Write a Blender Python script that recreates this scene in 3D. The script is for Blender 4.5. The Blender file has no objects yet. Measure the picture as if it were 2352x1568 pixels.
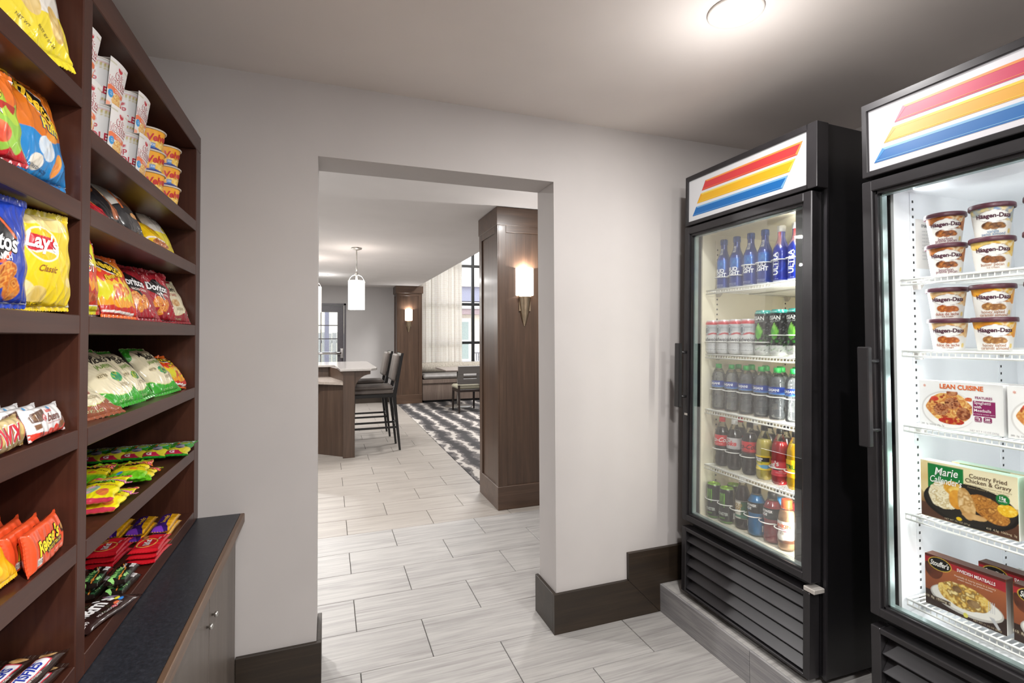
import bpy, bmesh, math, random
import numpy as np
from mathutils import Vector, Matrix, Euler
from mathutils.geometry import tessellate_polygon

random.seed(7)
SC = bpy.context.scene
COL = SC.collection
PI = math.pi

# ------------------------------------------------------------------ camera
cam = bpy.data.cameras.new('camera'); camo = bpy.data.objects.new('camera', cam); COL.objects.link(camo)
YAW, PIT, ROL = math.radians(20.5695), math.radians(1.2587), math.radians(-0.3055)
f_ = Vector((math.sin(YAW)*math.cos(PIT), math.cos(YAW)*math.cos(PIT), math.sin(PIT)))
r0 = Vector((math.cos(YAW), -math.sin(YAW), 0)); u0 = r0.cross(f_)
r_ = math.cos(ROL)*r0 + math.sin(ROL)*u0; u_ = r_.cross(f_)
camo.matrix_world = Matrix(((r_.x, u_.x, -f_.x, 0), (r_.y, u_.y, -f_.y, -2.236), (r_.z, u_.z, -f_.z, 1.396), (0, 0, 0, 1)))
cam.sensor_width = 36; cam.lens = 36*1179.6/2352
cam.shift_x = -21.35/2352; cam.shift_y = -39.0/2352
cam.clip_start = 0.05; cam.clip_end = 200
SC.camera = camo

# ------------------------------------------------------------------ world, light levels, exposure
w = bpy.data.worlds.new('world'); SC.world = w; w.use_nodes = True
bg = w.node_tree.nodes['Background']; bg.inputs[0].default_value = (0.94, 0.97, 1.0, 1); bg.inputs[1].default_value = 4.0
SC.view_settings.view_transform = 'Standard'; SC.view_settings.look = 'None'
SC.view_settings.gamma = 1; SC.view_settings.exposure = 0.0
SC.view_settings.use_curve_mapping = False

def light(kind, name, loc, power, color=(1, .985, .962), size=.1, rot=(0, 0, 0), parent=None, spot=None, blend=.5, size_y=None):
    l = bpy.data.lights.new(name, kind); l.energy = power; l.color = color
    o = bpy.data.objects.new(name, l); COL.objects.link(o); o.location = loc; o.rotation_euler = rot
    if kind == 'AREA':
        l.size = size
        if size_y: l.shape = 'RECTANGLE'; l.size_y = size_y
        else: l.shape = 'DISK'
    elif kind == 'SPOT': l.shadow_soft_size = size; l.spot_size = spot or 2.4; l.spot_blend = blend
    elif kind == 'POINT': l.shadow_soft_size = size
    if parent: o.parent = parent
    return o
DOWN_1 = 18      # recessed downlights of the shop (W)
DOWN_2 = 40      # recessed downlights of the lounge, seen and added (W)

# ------------------------------------------------------------------ colour and mesh helpers
def s2l(c):
    c = np.asarray(c, float)
    return np.where(c <= .04045, c/12.92, ((c+.055)/1.055)**2.4)
def hexc(h):
    return np.array([int(h[i:i+2], 16)/255 for i in (0, 2, 4)])
def tone(h, f):
    return ''.join('%02x' % min(255, int(round(int(h[i:i+2], 16)*f))) for i in (0, 2, 4))
def lin(h):
    return tuple(s2l(hexc(h)))+(1,)

def set_props(o, label=None, cat=None, group=None, kind=None):
    if label: o['label'] = label
    if cat: o['category'] = cat
    if group: o['group'] = group
    if kind: o['kind'] = kind
    return o
def thing(name, label, cat, loc=(0, 0, 0), rotz=0, group=None, mat=None):
    o = bpy.data.objects.new(name, None); COL.objects.link(o); o.empty_display_size = .05
    if mat is not None: o.matrix_world = mat
    else: o.location = loc; o.rotation_euler = (0, 0, rotz)
    return set_props(o, label, cat, group)
def link(name, me, parent=None, loc=None, rot=None, label=None):
    o = bpy.data.objects.new(name, me); COL.objects.link(o)
    if parent: o.parent = parent
    if loc is not None: o.location = loc
    if rot is not None: o.rotation_euler = rot
    if label: o['label'] = label
    return o
def copy_tree(o, parent=None):
    c = o.copy(); COL.objects.link(c)
    if parent: c.parent = parent
    for ch in list(o.children):
        copy_tree(ch, c)
    return c

class MB:
    """collects shapes; build() links them as one mesh object"""
    def __init__(s): s.v = []; s.f = []; s.m = []; s.sm = []
    def add(s, vs, fs, mi=0, smooth=False):
        b = len(s.v); s.v += [tuple(p) for p in vs]
        for q in fs: s.f.append(tuple(b+i for i in q)); s.m.append(mi); s.sm.append(smooth)
        return s
    def box(s, lo, hi, mi=0, ch=0):
        x0, y0, z0 = [min(a, b) for a, b in zip(lo, hi)]; x1, y1, z1 = [max(a, b) for a, b in zip(lo, hi)]
        if ch <= 0:
            vs = [(x, y, z) for x in (x0, x1) for y in (y0, y1) for z in (z0, z1)]
            fs = [(0, 1, 3, 2), (4, 6, 7, 5), (0, 4, 5, 1), (2, 3, 7, 6), (0, 2, 6, 4), (1, 5, 7, 3)]
            return s.add(vs, fs, mi)
        c = min(ch, (x1-x0)*.45, (y1-y0)*.45, (z1-z0)*.45)
        X, Y, Z = (x0, x1), (y0, y1), (z0, z1); vs = []; idx = {}
        for i in (0, 1):
            for j in (0, 1):
                for k in (0, 1):
                    dx = c if i == 0 else -c; dy = c if j == 0 else -c; dz = c if k == 0 else -c
                    idx[i, j, k, 0] = len(vs); vs.append((X[i], Y[j]+dy, Z[k]+dz))
                    idx[i, j, k, 1] = len(vs); vs.append((X[i]+dx, Y[j], Z[k]+dz))
                    idx[i, j, k, 2] = len(vs); vs.append((X[i]+dx, Y[j]+dy, Z[k]))
        fs = []
        for i in (0, 1):
            fs.append([idx[i, 0, 0, 0], idx[i, 1, 0, 0], idx[i, 1, 1, 0], idx[i, 0, 1, 0]])
            fs.append([idx[0, i, 0, 1], idx[1, i, 0, 1], idx[1, i, 1, 1], idx[0, i, 1, 1]])
            fs.append([idx[0, 0, i, 2], idx[1, 0, i, 2], idx[1, 1, i, 2], idx[0, 1, i, 2]])
            for j in (0, 1):
                fs.append([idx[i, j, 0, 0], idx[i, j, 0, 1], idx[i, j, 1, 1], idx[i, j, 1, 0]])
                fs.append([idx[i, 0, j, 0], idx[i, 0, j, 2], idx[i, 1, j, 2], idx[i, 1, j, 0]])
                fs.append([idx[0, i, j, 1], idx[0, i, j, 2], idx[1, i, j, 2], idx[1, i, j, 1]])
                for k in (0, 1): fs.append([idx[i, j, k, 0], idx[i, j, k, 1], idx[i, j, k, 2]])
        cx, cy, cz = (x0+x1)/2, (y0+y1)/2, (z0+z1)/2; out = []
        for q in fs:
            a, b, d = Vector(vs[q[0]]), Vector(vs[q[1]]), Vector(vs[q[2]])
            n = (b-a).cross(d-a)
            if n.dot(a-Vector((cx, cy, cz))) < 0: q = q[::-1]
            out.append(q)
        return s.add(vs, out, mi)
    def prism(s, pts, axis, a, b, mi=0):
        """extrude polygon pts (2D) along axis from a to b; 2D coords are the other two axes in xyz order"""
        if a > b: a, b = b, a
        def P(p, t):
            q = list(p); q.insert(axis, t); return tuple(q)
        n = len(pts); vs = [P(p, a) for p in pts]+[P(p, b) for p in pts]
        area = sum(pts[i][0]*pts[(i+1) % n][1]-pts[(i+1) % n][0]*pts[i][1] for i in range(n))
        flip = (area > 0) == (axis != 1)
        A = list(range(n)); B = [n+i for i in A]
        fs = [A[::-1] if flip else A, B if flip else B[::-1]]
        for i in range(n):
            j = (i+1) % n; q = (i, j, n+j, n+i); fs.append(q if flip else q[::-1])
        return s.add(vs, fs, mi)
    def lathe(s, prof, n=24, c=(0, 0, 0), mi=0, smooth=True, caps=True, axis='z', a0=0, a1=2*PI):
        full = abs(a1-a0-2*PI) < 1e-6; k = n if full else n+1; vs = []
        for (r, z) in prof:
            for i in range(k):
                t = a0+(a1-a0)*i/n; p = (r*math.cos(t), r*math.sin(t), z)
                if axis == 'x': p = (p[2], p[0], p[1])
                if axis == 'y': p = (p[1], p[2], p[0])
                vs.append((c[0]+p[0], c[1]+p[1], c[2]+p[2]))
        fs = []
        for j in range(len(prof)-1):
            for i in range(n):
                i2 = (i+1) % k if full else i+1
                fs.append((j*k+i, j*k+i2, (j+1)*k+i2, (j+1)*k+i))
        if caps and full:
            if prof[0][0] > 1e-6: fs.append(tuple(range(k))[::-1])
            if prof[-1][0] > 1e-6: fs.append(tuple((len(prof)-1)*k+i for i in range(k)))
        return s.add(vs, fs, mi, smooth)
    def tube(s, pts, r, n=8, mi=0, cap=True, rs=None):
        pts = [Vector(p) for p in pts]; m = len(pts); vs = []; up = None
        for i, p in enumerate(pts):
            d = (pts[min(i+1, m-1)]-pts[max(i-1, 0)]).normalized()
            if up is None:
                up = Vector((0, 0, 1)) if abs(d.z) < .9 else Vector((1, 0, 0))
            a = d.cross(up).normalized(); b = a.cross(d).normalized(); up = b
            rr = rs[i] if rs else r
            for k in range(n):
                t = 2*PI*k/n+PI/n; vs.append(p+(a*math.cos(t)+b*math.sin(t))*rr)
        fs = [(j*n+k, j*n+(k+1) % n, (j+1)*n+(k+1) % n, (j+1)*n+k) for j in range(m-1) for k in range(n)]
        if cap: fs += [tuple(range(n))[::-1], tuple((m-1)*n+k for k in range(n))]
        return s.add(vs, fs, mi, n > 4)
    def sweep_box(s, p0, p1, sx, sy, mi=0, ex=None):
        """tapered square bar from p0 to p1; section sx,sy (or ex at p1) in world x/y"""
        ex = ex or (sx, sy); vs = []
        for p, (a, b) in ((p0, (sx, sy)), (p1, ex)):
            for dx, dy in ((-1, -1), (1, -1), (1, 1), (-1, 1)): vs.append((p[0]+dx*a/2, p[1]+dy*b/2, p[2]))
        fs = [(0, 1, 2, 3), (7, 6, 5, 4), (0, 4, 5, 1), (1, 5, 6, 2), (2, 6, 7, 3), (3, 7, 4, 0)]
        return s.add(vs, fs, mi)
    def mesh(s, name, mats):
        me = bpy.data.meshes.new(name); me.from_pydata(s.v, [], s.f)
        for m in (mats if isinstance(mats, (list, tuple)) else [mats]): me.materials.append(m)
        me.polygons.foreach_set('material_index', s.m); me.polygons.foreach_set('use_smooth', s.sm)
        bm = bmesh.new(); bm.from_mesh(me); bmesh.ops.recalc_face_normals(bm, faces=bm.faces); bm.to_mesh(me); bm.free()
        return me
    def build(s, name, mats, parent=None, label=None, bevel=0, **k):
        o = link(name, s.mesh(name, mats), parent, label=label, **k)
        if bevel:
            b = o.modifiers.new('bevel', 'BEVEL'); b.width = bevel; b.segments = 2; b.limit_method = 'ANGLE'
        return o
def boxo(name, lo, hi, mat, parent=None, ch=0, label=None, **k):
    return MB().box(lo, hi, 0, ch).build(name, mat, parent, label, **k)
def structure(o): o['kind'] = 'structure'; return o

# ------------------------------------------------------------------ materials
def nodes(name):
    m = bpy.data.materials.new(name); m.use_nodes = True; nt = m.node_tree
    return m, nt, nt.nodes['Principled BSDF']
def N(nt, t, **k):
    n = nt.nodes.new(t)
    for a, b in k.items():
        if a == 'inp':
            for i, v in b.items(): n.inputs[i].default_value = v
        else: setattr(n, a, b)
    return n
def ramp(nt, fac, stops):
    r = N(nt, 'ShaderNodeValToRGB'); e = r.color_ramp.elements
    while len(e) > len(stops): e.remove(e[-1])
    while len(e) < len(stops): e.new(.5)
    for i, (p, c) in enumerate(stops): e[i].position = p; e[i].color = c
    nt.links.new(fac, r.inputs[0]); return r.outputs[0]
def bump(nt, bs, h, strength=.2, dist=.002):
    b = N(nt, 'ShaderNodeBump', inp={0: strength, 1: dist}); nt.links.new(h, b.inputs['Height']); nt.links.new(b.outputs[0], bs.inputs['Normal'])
def simple(name, h, rough=.5, metal=0, spec=.5, var=.04, scale=30, bmp=.0, coat=0):
    m, nt, bs = nodes(name); c = hexc(h)
    no = N(nt, 'ShaderNodeTexNoise', inp={'Scale': scale, 'Detail': 3}); tc = N(nt, 'ShaderNodeTexCoord'); nt.links.new(tc.outputs['Object'], no.inputs[0])
    a = tuple(s2l(np.clip(c*(1-var), 0, 1)))+(1,); b = tuple(s2l(np.clip(c*(1+var), 0, 1)))+(1,)
    nt.links.new(ramp(nt, no.outputs[0], [(.3, a), (.7, b)]), bs.inputs['Base Color'])
    bs.inputs['Roughness'].default_value = rough; bs.inputs['Metallic'].default_value = metal
    bs.inputs['Specular IOR Level'].default_value = spec
    if coat: bs.inputs['Coat Weight'].default_value = coat; bs.inputs['Coat Roughness'].default_value = .1
    if bmp: bump(nt, bs, no.outputs[0], bmp, .003)
    return m
def wood(name, c1, c2, c3, axis=2, rough=.35, scale=1.0, coat=.0, spec=.5, wave=.5):
    m, nt, bs = nodes(name); tc = N(nt, 'ShaderNodeTexCoord'); mp = N(nt, 'ShaderNodeMapping')
    sc = [14*scale]*3; sc[axis] = .9*scale; mp.inputs['Scale'].default_value = sc
    nt.links.new(tc.outputs['Object'], mp.inputs[0])
    n1 = N(nt, 'ShaderNodeTexNoise', inp={'Scale': 1.6, 'Detail': 6, 'Roughness': .6, 'Distortion': .6}); nt.links.new(mp.outputs[0], n1.inputs[0])
    mp2 = N(nt, 'ShaderNodeMapping'); s2 = [120*scale]*3; s2[axis] = 3*scale; mp2.inputs['Scale'].default_value = s2
    nt.links.new(tc.outputs['Object'], mp2.inputs[0])
    n2 = N(nt, 'ShaderNodeTexNoise', inp={'Scale': 1.5, 'Detail': 3}); nt.links.new(mp2.outputs[0], n2.inputs[0])
    mx = N(nt, 'ShaderNodeMix', data_type='FLOAT', inp={0: .35}); nt.links.new(n1.outputs[0], mx.inputs[2]); nt.links.new(n2.outputs[0], mx.inputs[3])
    nt.links.new(ramp(nt, mx.outputs[0], [(.3, lin(c1)), (.5, lin(c2)), (.7, lin(c3))]), bs.inputs['Base Color'])
    bs.inputs['Roughness'].default_value = rough; bs.inputs['Specular IOR Level'].default_value = spec
    if coat: bs.inputs['Coat Weight'].default_value = coat; bs.inputs['Coat Roughness'].default_value = .15
    bump(nt, bs, mx.outputs[0], .08, .002)
    return m
def emit(name, h, strength):
    m, nt, bs = nodes(name); bs.inputs['Base Color'].default_value = lin(h); bs.inputs['Emission Color'].default_value = lin(h)
    bs.inputs['Emission Strength'].default_value = strength; bs.inputs['Roughness'].default_value = .4
    return m
def thin_glass(name, tint=(1, 1, 1, 1), rough=.0, gl=1.0, diffuse=0.0, dcol=(.9, .95, 1, 1), bmp=0):
    m = bpy.data.materials.new(name); m.use_nodes = True; nt = m.node_tree; nt.nodes.clear()
    out = N(nt, 'ShaderNodeOutputMaterial'); tr = N(nt, 'ShaderNodeBsdfTransparent', inp={0: tint}); g = N(nt, 'ShaderNodeBsdfGlossy', inp={'Roughness': rough})
    fr = N(nt, 'ShaderNodeFresnel', inp={0: 1.45}); mu = N(nt, 'ShaderNodeMath', operation='MULTIPLY', inp={1: gl}); nt.links.new(fr.outputs[0], mu.inputs[0])
    mx = N(nt, 'ShaderNodeMixShader'); nt.links.new(mu.outputs[0], mx.inputs[0])
    base = tr.outputs[0]
    if diffuse:
        d = N(nt, 'ShaderNodeBsdfDiffuse', inp={0: dcol}); m2 = N(nt, 'ShaderNodeMixShader', inp={0: diffuse}); nt.links.new(tr.outputs[0], m2.inputs[1]); nt.links.new(d.outputs[0], m2.inputs[2]); base = m2.outputs[0]
    if bmp:
        tc = N(nt, 'ShaderNodeTexCoord'); no = N(nt, 'ShaderNodeTexNoise', inp={'Scale': 60, 'Detail': 2}); nt.links.new(tc.outputs['Object'], no.inputs[0])
        b = N(nt, 'ShaderNodeBump', inp={0: bmp, 1: .004}); nt.links.new(no.outputs[0], b.inputs['Height']); nt.links.new(b.outputs[0], g.inputs['Normal']); nt.links.new(b.outputs[0], fr.inputs['Normal'])
    nt.links.new(base, mx.inputs[1]); nt.links.new(g.outputs[0], mx.inputs[2]); nt.links.new(mx.outputs[0], out.inputs[0])
    return m
def printed(name, rough=.35, metal=0, bmp=0, coat=0, scale=40, emis=0, dim=1):
    """flat print: colour comes from the mesh's own printed colours"""
    m, nt, bs = nodes(name); a = N(nt, 'ShaderNodeAttribute', attribute_name='Col'); v = N(nt, 'ShaderNodeVectorMath', operation='SCALE'); v.inputs['Scale'].default_value = dim; nt.links.new(a.outputs[0], v.inputs[0]); nt.links.new(v.outputs[0], bs.inputs['Base Color'])
    bs.inputs['Roughness'].default_value = rough; bs.inputs['Metallic'].default_value = metal
    if coat: bs.inputs['Coat Weight'].default_value = coat; bs.inputs['Coat Roughness'].default_value = .08
    if emis: nt.links.new(a.outputs[0], bs.inputs['Emission Color']); bs.inputs['Emission Strength'].default_value = emis
    if bmp:
        tc = N(nt, 'ShaderNodeTexCoord'); no = N(nt, 'ShaderNodeTexNoise', inp={'Scale': scale, 'Detail': 4, 'Roughness': .6, 'Distortion': 1.2}); nt.links.new(tc.outputs['Object'], no.inputs[0]); bump(nt, bs, no.outputs[0], bmp, .004)
    return m
M = {}
M['wall'] = simple('wall_paint', 'bbb6b4', .7, var=.012, scale=3, bmp=.03)
M['ceil'] = simple('ceiling_paint', 'ddd5d0', .85, var=.012, scale=3)
M['ceil2'] = simple('ceiling_white', 'd8d5d4', .85, var=.01, scale=3)
M['wall2'] = simple('lounge_wall_paint', 'b2afae', .7, var=.012, scale=3)
M['base'] = wood('baseboard_wood', tone('2a211c', .82), tone('35291f', .82), tone('46372b', .82), 0, .45)
M['cab'] = wood('bookcase_wood', '381d16', '45261c', '523023', 1, .33, .8, coat=.08, spec=.38)
M['cabv'] = wood('bookcase_wood_upright', '381d16', '45261c', '523023', 2, .33, .8, coat=.08, spec=.38)
M['lam'] = wood('cabinet_laminate', tone('5f564f', .86), tone('6d635b', .86), tone('7a7068', .86), 2, .4, 1.2)
M['edge'] = wood('worktop_edge_wood', tone('5b4433', .9), tone('6e5442', .9), tone('84684f', .9), 1, .4, 1)
M['col'] = wood('column_walnut', tone('4a3529', .78), tone('5f4636', .78), tone('765a46', .78), 2, .38, .7, coat=.12)
M['colh'] = wood('column_walnut_band', tone('4f392c', .8), tone('634a39', .8), tone('775c48', .8), 0, .38, .7, coat=.12)
M['bar'] = wood('bar_walnut', tone('4a3930', .88), tone('594539', .88), tone('6b5547', .88), 2, .4, .8)
M['black'] = simple('cooler_black', '161517', .33, var=.1, scale=5, spec=.5)
M['blackm'] = simple('cooler_trim', '2b292b', .3, metal=.35, var=.1, scale=8)
M['blacks'] = simple('stool_black', '141314', .25, var=.1, scale=8)
M['louv'] = simple('grille_black', '2a282b', .35, metal=.2, var=.08, scale=8)
M['steel'] = simple('brushed_steel', 'c6c4c0', .3, metal=1, var=.05)
M['nickel'] = simple('satin_nickel', 'b5a48c', .3, metal=1, var=.04)
M['chrome'] = simple('chrome', 'e2e2e2', .12, metal=1, var=.02)
M['brkt'] = simple('pale_bracket', 'b9b4ae', .4, metal=.3)
M['liner'] = simple('cooler_liner', 'e9ebee', .45, var=.01, scale=4)
M['linerc'] = simple('cream_liner', 'e6e0cb', .45, var=.015, scale=4)
M['wire'] = simple('white_wire', 'f2f2ee', .4, var=.01)
M['hole'] = simple('dark_hole', '3c3c3c', .8)
M['glass'] = thin_glass('door_glass', (.985, .995, .99, 1), 0, .28)
M['gedge'] = simple('glass_edge_trim', '8fa09f', .25, metal=.4)
M['wglass'] = thin_glass('window_glass', (.98, .99, 1, 1), 0, .6)
M['pet'] = thin_glass('clear_bottle', (.985, .99, .995, 1), .05, .8, 0, bmp=.5)
M['film'] = printed('snack_film', .26, 0, .16, .5, 26)
M['bar_film'] = printed('wrapper_film', .25, .0, .16, .5, 60)
M['ink'] = printed('printed_ink', .4)
M['paper'] = printed('printed_carton', .45)
M['can'] = printed('printed_can', .25, .12, 0, .4)
M['canp'] = printed('printed_bottle', .25, .3, 0, .5)
M['label'] = printed('printed_label', .3, 0, 0, .3)
M['sign'] = printed('backlit_sign', .4, emis=.34, dim=.38)
M['cap_g'] = simple('green_cap', '1fae4c', .4); M['cap_r'] = simple('red_cap', 'd5232b', .4); M['cap_w'] = simple('white_cap', 'e2e2e0', .4); M['cap_k'] = simple('black_cap', '1c1b1c', .35)
M['cap_o'] = simple('orange_cap', 'e8622a', .4)
def liquid(n, h, r=.12): return simple(n, h, r, var=.03, scale=20, coat=.6)
M['cola'] = liquid('cola', '1b0f0d'); M['lemon'] = liquid('lemonade', 'e3d36d'); M['punch'] = liquid('fruit_punch', 'c8202e'); M['blue'] = liquid('blue_sports_drink', '1f8fd0'); M['redd'] = liquid('red_sports_drink', 'a8323c'); M['coffee'] = liquid('milk_coffee', 'c9a07a'); M['tea'] = liquid('dark_tea', '2c1611'); M['yell'] = liquid('yellow_drink', 'f0c419')
M['lamp'] = emit('lamp_glow', 'fff6ec', 9)
M['shade'] = emit('opal_shade', 'fff4ea', 3.2)
M['lens'] = emit('downlight_lens', 'fff8ee', 14)
M['white'] = simple('white_trim', 'd9d4cf', .5, var=.01)
M['quartz'] = simple('quartz_top', 'b9b4b0', .15, var=.03, scale=60, spec=.6)
M['quartz2'] = simple('tan_quartz', 'ab9f95', .2, var=.05, scale=60)
M['vinyl'] = simple('taupe_vinyl', tone('7d736c', .82), .45, var=.06, scale=12, bmp=.1)
M['vinylg'] = simple('grey_vinyl', '84807d', .4, var=.05, scale=12, bmp=.1)
M['greywood'] = wood('grey_washed_wood', '5e5149', '6f6057', '807268', 2, .5, 1)
M['chairw'] = wood('charcoal_chair_wood', '55514f', '625e5b', '6f6b68', 0, .4, 1)
M['darkleg'] = simple('espresso_leg', '2a201c', .35)
M['seatf'] = simple('sage_vinyl', 'a5a08d', .45, var=.04)
M['tabtop'] = wood('table_laminate', '7b706a', '8c817b', '9b918b', 0, .3, 1)
M['doorc'] = simple('dark_door_paint', '4a454b', .4)
M['frameb'] = simple('black_window_frame', '1b1c1e', .4)
M['beige'] = simple('beige_render', 'e9ddcd', .8); M['fascia'] = simple('slate_fascia', '8f8fa0', .7); M['mauve'] = simple('mauve_gutter', 'a08c8e', .7)
M['fence'] = simple('grey_fence', '8d8a8d', .7, var=.1); M['lawn'] = simple('lawn', '9db588', .9, var=.1, scale=8)
M['patio'] = simple('patio_slab', 'b9b5b0', .9); M['ex_white'] = simple('white_joinery', 'ecebe8', .6); M['ex_glass'] = simple('dim_window_pane', '9fa9a5', .1)

def m_worktop():
    m, nt, bs = nodes('speckled_worktop'); tc = N(nt, 'ShaderNodeTexCoord'); n = N(nt, 'ShaderNodeTexNoise', inp={'Scale': 160, 'Detail': 6, 'Roughness': .7}); nt.links.new(tc.outputs['Object'], n.inputs[0])
    nt.links.new(ramp(nt, n.outputs[0], [(.35, lin('1b1d22')), (.55, lin('272a31')), (.72, lin('3d3f47'))]), bs.inputs['Base Color']); bs.inputs['Roughness'].default_value = .38
    return m
M['worktop'] = m_worktop()
def m_tile(name, a, b, c, d):
    m, nt, bs = nodes(name); g = N(nt, 'ShaderNodeNewGeometry'); oi = N(nt, 'ShaderNodeObjectInfo')
    mul = N(nt, 'ShaderNodeVectorMath', operation='SCALE'); cb = N(nt, 'ShaderNodeCombineXYZ'); nt.links.new(oi.outputs['Random'], cb.inputs[0]); nt.links.new(oi.outputs['Random'], cb.inputs[1]); nt.links.new(cb.outputs[0], mul.inputs[0]); mul.inputs['Scale'].default_value = 37
    ad = N(nt, 'ShaderNodeVectorMath', operation='ADD'); nt.links.new(g.outputs['Position'], ad.inputs[0]); nt.links.new(mul.outputs[0], ad.inputs[1])
    mp = N(nt, 'ShaderNodeMapping'); mp.inputs['Scale'].default_value = (1.1, 13, 8); mp.inputs['Rotation'].default_value = (0, 0, -.05); nt.links.new(ad.outputs[0], mp.inputs[0])
    n1 = N(nt, 'ShaderNodeTexNoise', inp={'Scale': 1.3, 'Detail': 7, 'Roughness': .62, 'Distortion': .5}); nt.links.new(mp.outputs[0], n1.inputs[0])
    mp2 = N(nt, 'ShaderNodeMapping'); mp2.inputs['Scale'].default_value = (2.2, 60, 20); mp2.inputs['Rotation'].default_value = (0, 0, -.05); nt.links.new(ad.outputs[0], mp2.inputs[0])
    n2 = N(nt, 'ShaderNodeTexNoise', inp={'Scale': 1.5, 'Detail': 4, 'Distortion': .8}); nt.links.new(mp2.outputs[0], n2.inputs[0])
    mx = N(nt, 'ShaderNodeMix', data_type='FLOAT', inp={0: .45}); nt.links.new(n1.outputs[0], mx.inputs[2]); nt.links.new(n2.outputs[0], mx.inputs[3])
    nt.links.new(ramp(nt, mx.outputs[0], [(.32, lin(a)), (.45, lin(b)), (.55, lin(c)), (.7, lin(d))]), bs.inputs['Base Color'])
    bs.inputs['Roughness'].default_value = .40; bs.inputs['Specular IOR Level'].default_value = .40
    bump(nt, bs, mx.outputs[0], .05, .001)
    return m
M['tile'] = m_tile('stone_tile', tone('8d8987', .95), tone('a3a09e', .95), tone('b1aeab', .95), tone('bdbab7', .95))
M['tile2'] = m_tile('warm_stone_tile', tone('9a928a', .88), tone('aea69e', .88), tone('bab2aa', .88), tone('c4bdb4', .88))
M['tilef'] = m_tile('step_tile', tone('77757a', .92), tone('8f8d90', .92), tone('a19f9f', .92), tone('b3b1b0', .92))
M['tilef'].node_tree.nodes['Mapping'].inputs['Scale'].default_value = (3, 2.0, 26); M['tilef'].node_tree.nodes['Mapping.001'].inputs['Scale'].default_value = (4, 3, 110)
M['grout'] = simple('grout', '433f3c', .9)
def m_carpet():
    m, nt, bs = nodes('patterned_carpet'); g = N(nt, 'ShaderNodeNewGeometry')
    nz = N(nt, 'ShaderNodeTexNoise', inp={'Scale': 2.3, 'Detail': 3, 'Roughness': .55}); nt.links.new(g.outputs['Position'], nz.inputs[0])
    sub = N(nt, 'ShaderNodeVectorMath', operation='SUBTRACT', inp={1: (.5, .5, .5)}); nt.links.new(nz.outputs['Color'], sub.inputs[0])
    sc = N(nt, 'ShaderNodeVectorMath', operation='SCALE'); sc.inputs['Scale'].default_value = .30; nt.links.new(sub.outputs[0], sc.inputs[0])
    nz2 = N(nt, 'ShaderNodeTexNoise', inp={'Scale': 7.5, 'Detail': 3}); nt.links.new(g.outputs['Position'], nz2.inputs[0])
    sub2 = N(nt, 'ShaderNodeVectorMath', operation='SUBTRACT', inp={1: (.5, .5, .5)}); nt.links.new(nz2.outputs['Color'], sub2.inputs[0])
    sc2 = N(nt, 'ShaderNodeVectorMath', operation='SCALE'); sc2.inputs['Scale'].default_value = .17; nt.links.new(sub2.outputs[0], sc2.inputs[0])
    ad = N(nt, 'ShaderNodeVectorMath', operation='ADD'); nt.links.new(g.outputs['Position'], ad.inputs[0]); nt.links.new(sc.outputs[0], ad.inputs[1])
    ad2 = N(nt, 'ShaderNodeVectorMath', operation='ADD'); nt.links.new(ad.outputs[0], ad2.inputs[0]); nt.links.new(sc2.outputs[0], ad2.inputs[1])
    mp = N(nt, 'ShaderNodeMapping'); mp.inputs['Rotation'].default_value = (0, 0, -.12); mp.inputs['Scale'].default_value = (1, .25, 1); nt.links.new(ad2.outputs[0], mp.inputs[0])
    wv = N(nt, 'ShaderNodeTexWave', wave_type='BANDS', bands_direction='X', wave_profile='SIN', inp={'Scale': 1.15, 'Distortion': .9, 'Detail': 2, 'Detail Scale': 2.5}); nt.links.new(mp.outputs[0], wv.inputs[0])
    pl = N(nt, 'ShaderNodeTexNoise', inp={'Scale': 70, 'Detail': 2}); nt.links.new(g.outputs['Position'], pl.inputs[0])
    ml = N(nt, 'ShaderNodeMath', operation='MULTIPLY_ADD', inp={1: .24, 2: -.12}); nt.links.new(pl.outputs[0], ml.inputs[0])
    av = N(nt, 'ShaderNodeMath', operation='ADD'); nt.links.new(wv.outputs['Fac'], av.inputs[0]); nt.links.new(ml.outputs[0], av.inputs[1])
    nt.links.new(ramp(nt, av.outputs[0], [(.10, lin('3a3839')), (.36, lin('454243')), (.44, lin('625e5e')), (.66, lin('706b6a')), (.72, lin('55514f')), (.84, lin('77716f')), (.90, lin('b0aaa4')), (1.0, lin('bdb7b1'))]), bs.inputs['Base Color'])
    bs.inputs['Roughness'].default_value = .95; bump(nt, bs, pl.outputs[0], .4, .004)
    return m
M['carpet'] = m_carpet()
def m_stripe(name, a, b, scale, rough=.8, axis='Z', dist=1.5, trans=0, mscale=(1, 1, 1)):
    m, nt, bs = nodes(name); tc = N(nt, 'ShaderNodeTexCoord'); mp = N(nt, 'ShaderNodeMapping'); mp.inputs['Scale'].default_value = mscale; nt.links.new(tc.outputs['Object'], mp.inputs[0])
    wv = N(nt, 'ShaderNodeTexWave', wave_type='BANDS', bands_direction=axis, inp={'Scale': scale, 'Distortion': dist, 'Detail': 2, 'Detail Scale': 3}); nt.links.new(mp.outputs[0], wv.inputs[0])
    nt.links.new(ramp(nt, wv.outputs['Fac'], [(.2, lin(a)), (.8, lin(b))]), bs.inputs['Base Color']); bs.inputs['Roughness'].default_value = rough
    if trans:
        t = N(nt, 'ShaderNodeBsdfTranslucent'); nt.links.new(bs.inputs['Base Color'].links[0].from_socket, t.inputs[0]); mx = N(nt, 'ShaderNodeMixShader', inp={0: trans}); o = nt.nodes['Material Output']
        nt.links.new(bs.outputs[0], mx.inputs[1]); nt.links.new(t.outputs[0], mx.inputs[2]); nt.links.new(mx.outputs[0], o.inputs[0])
    return m
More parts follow.
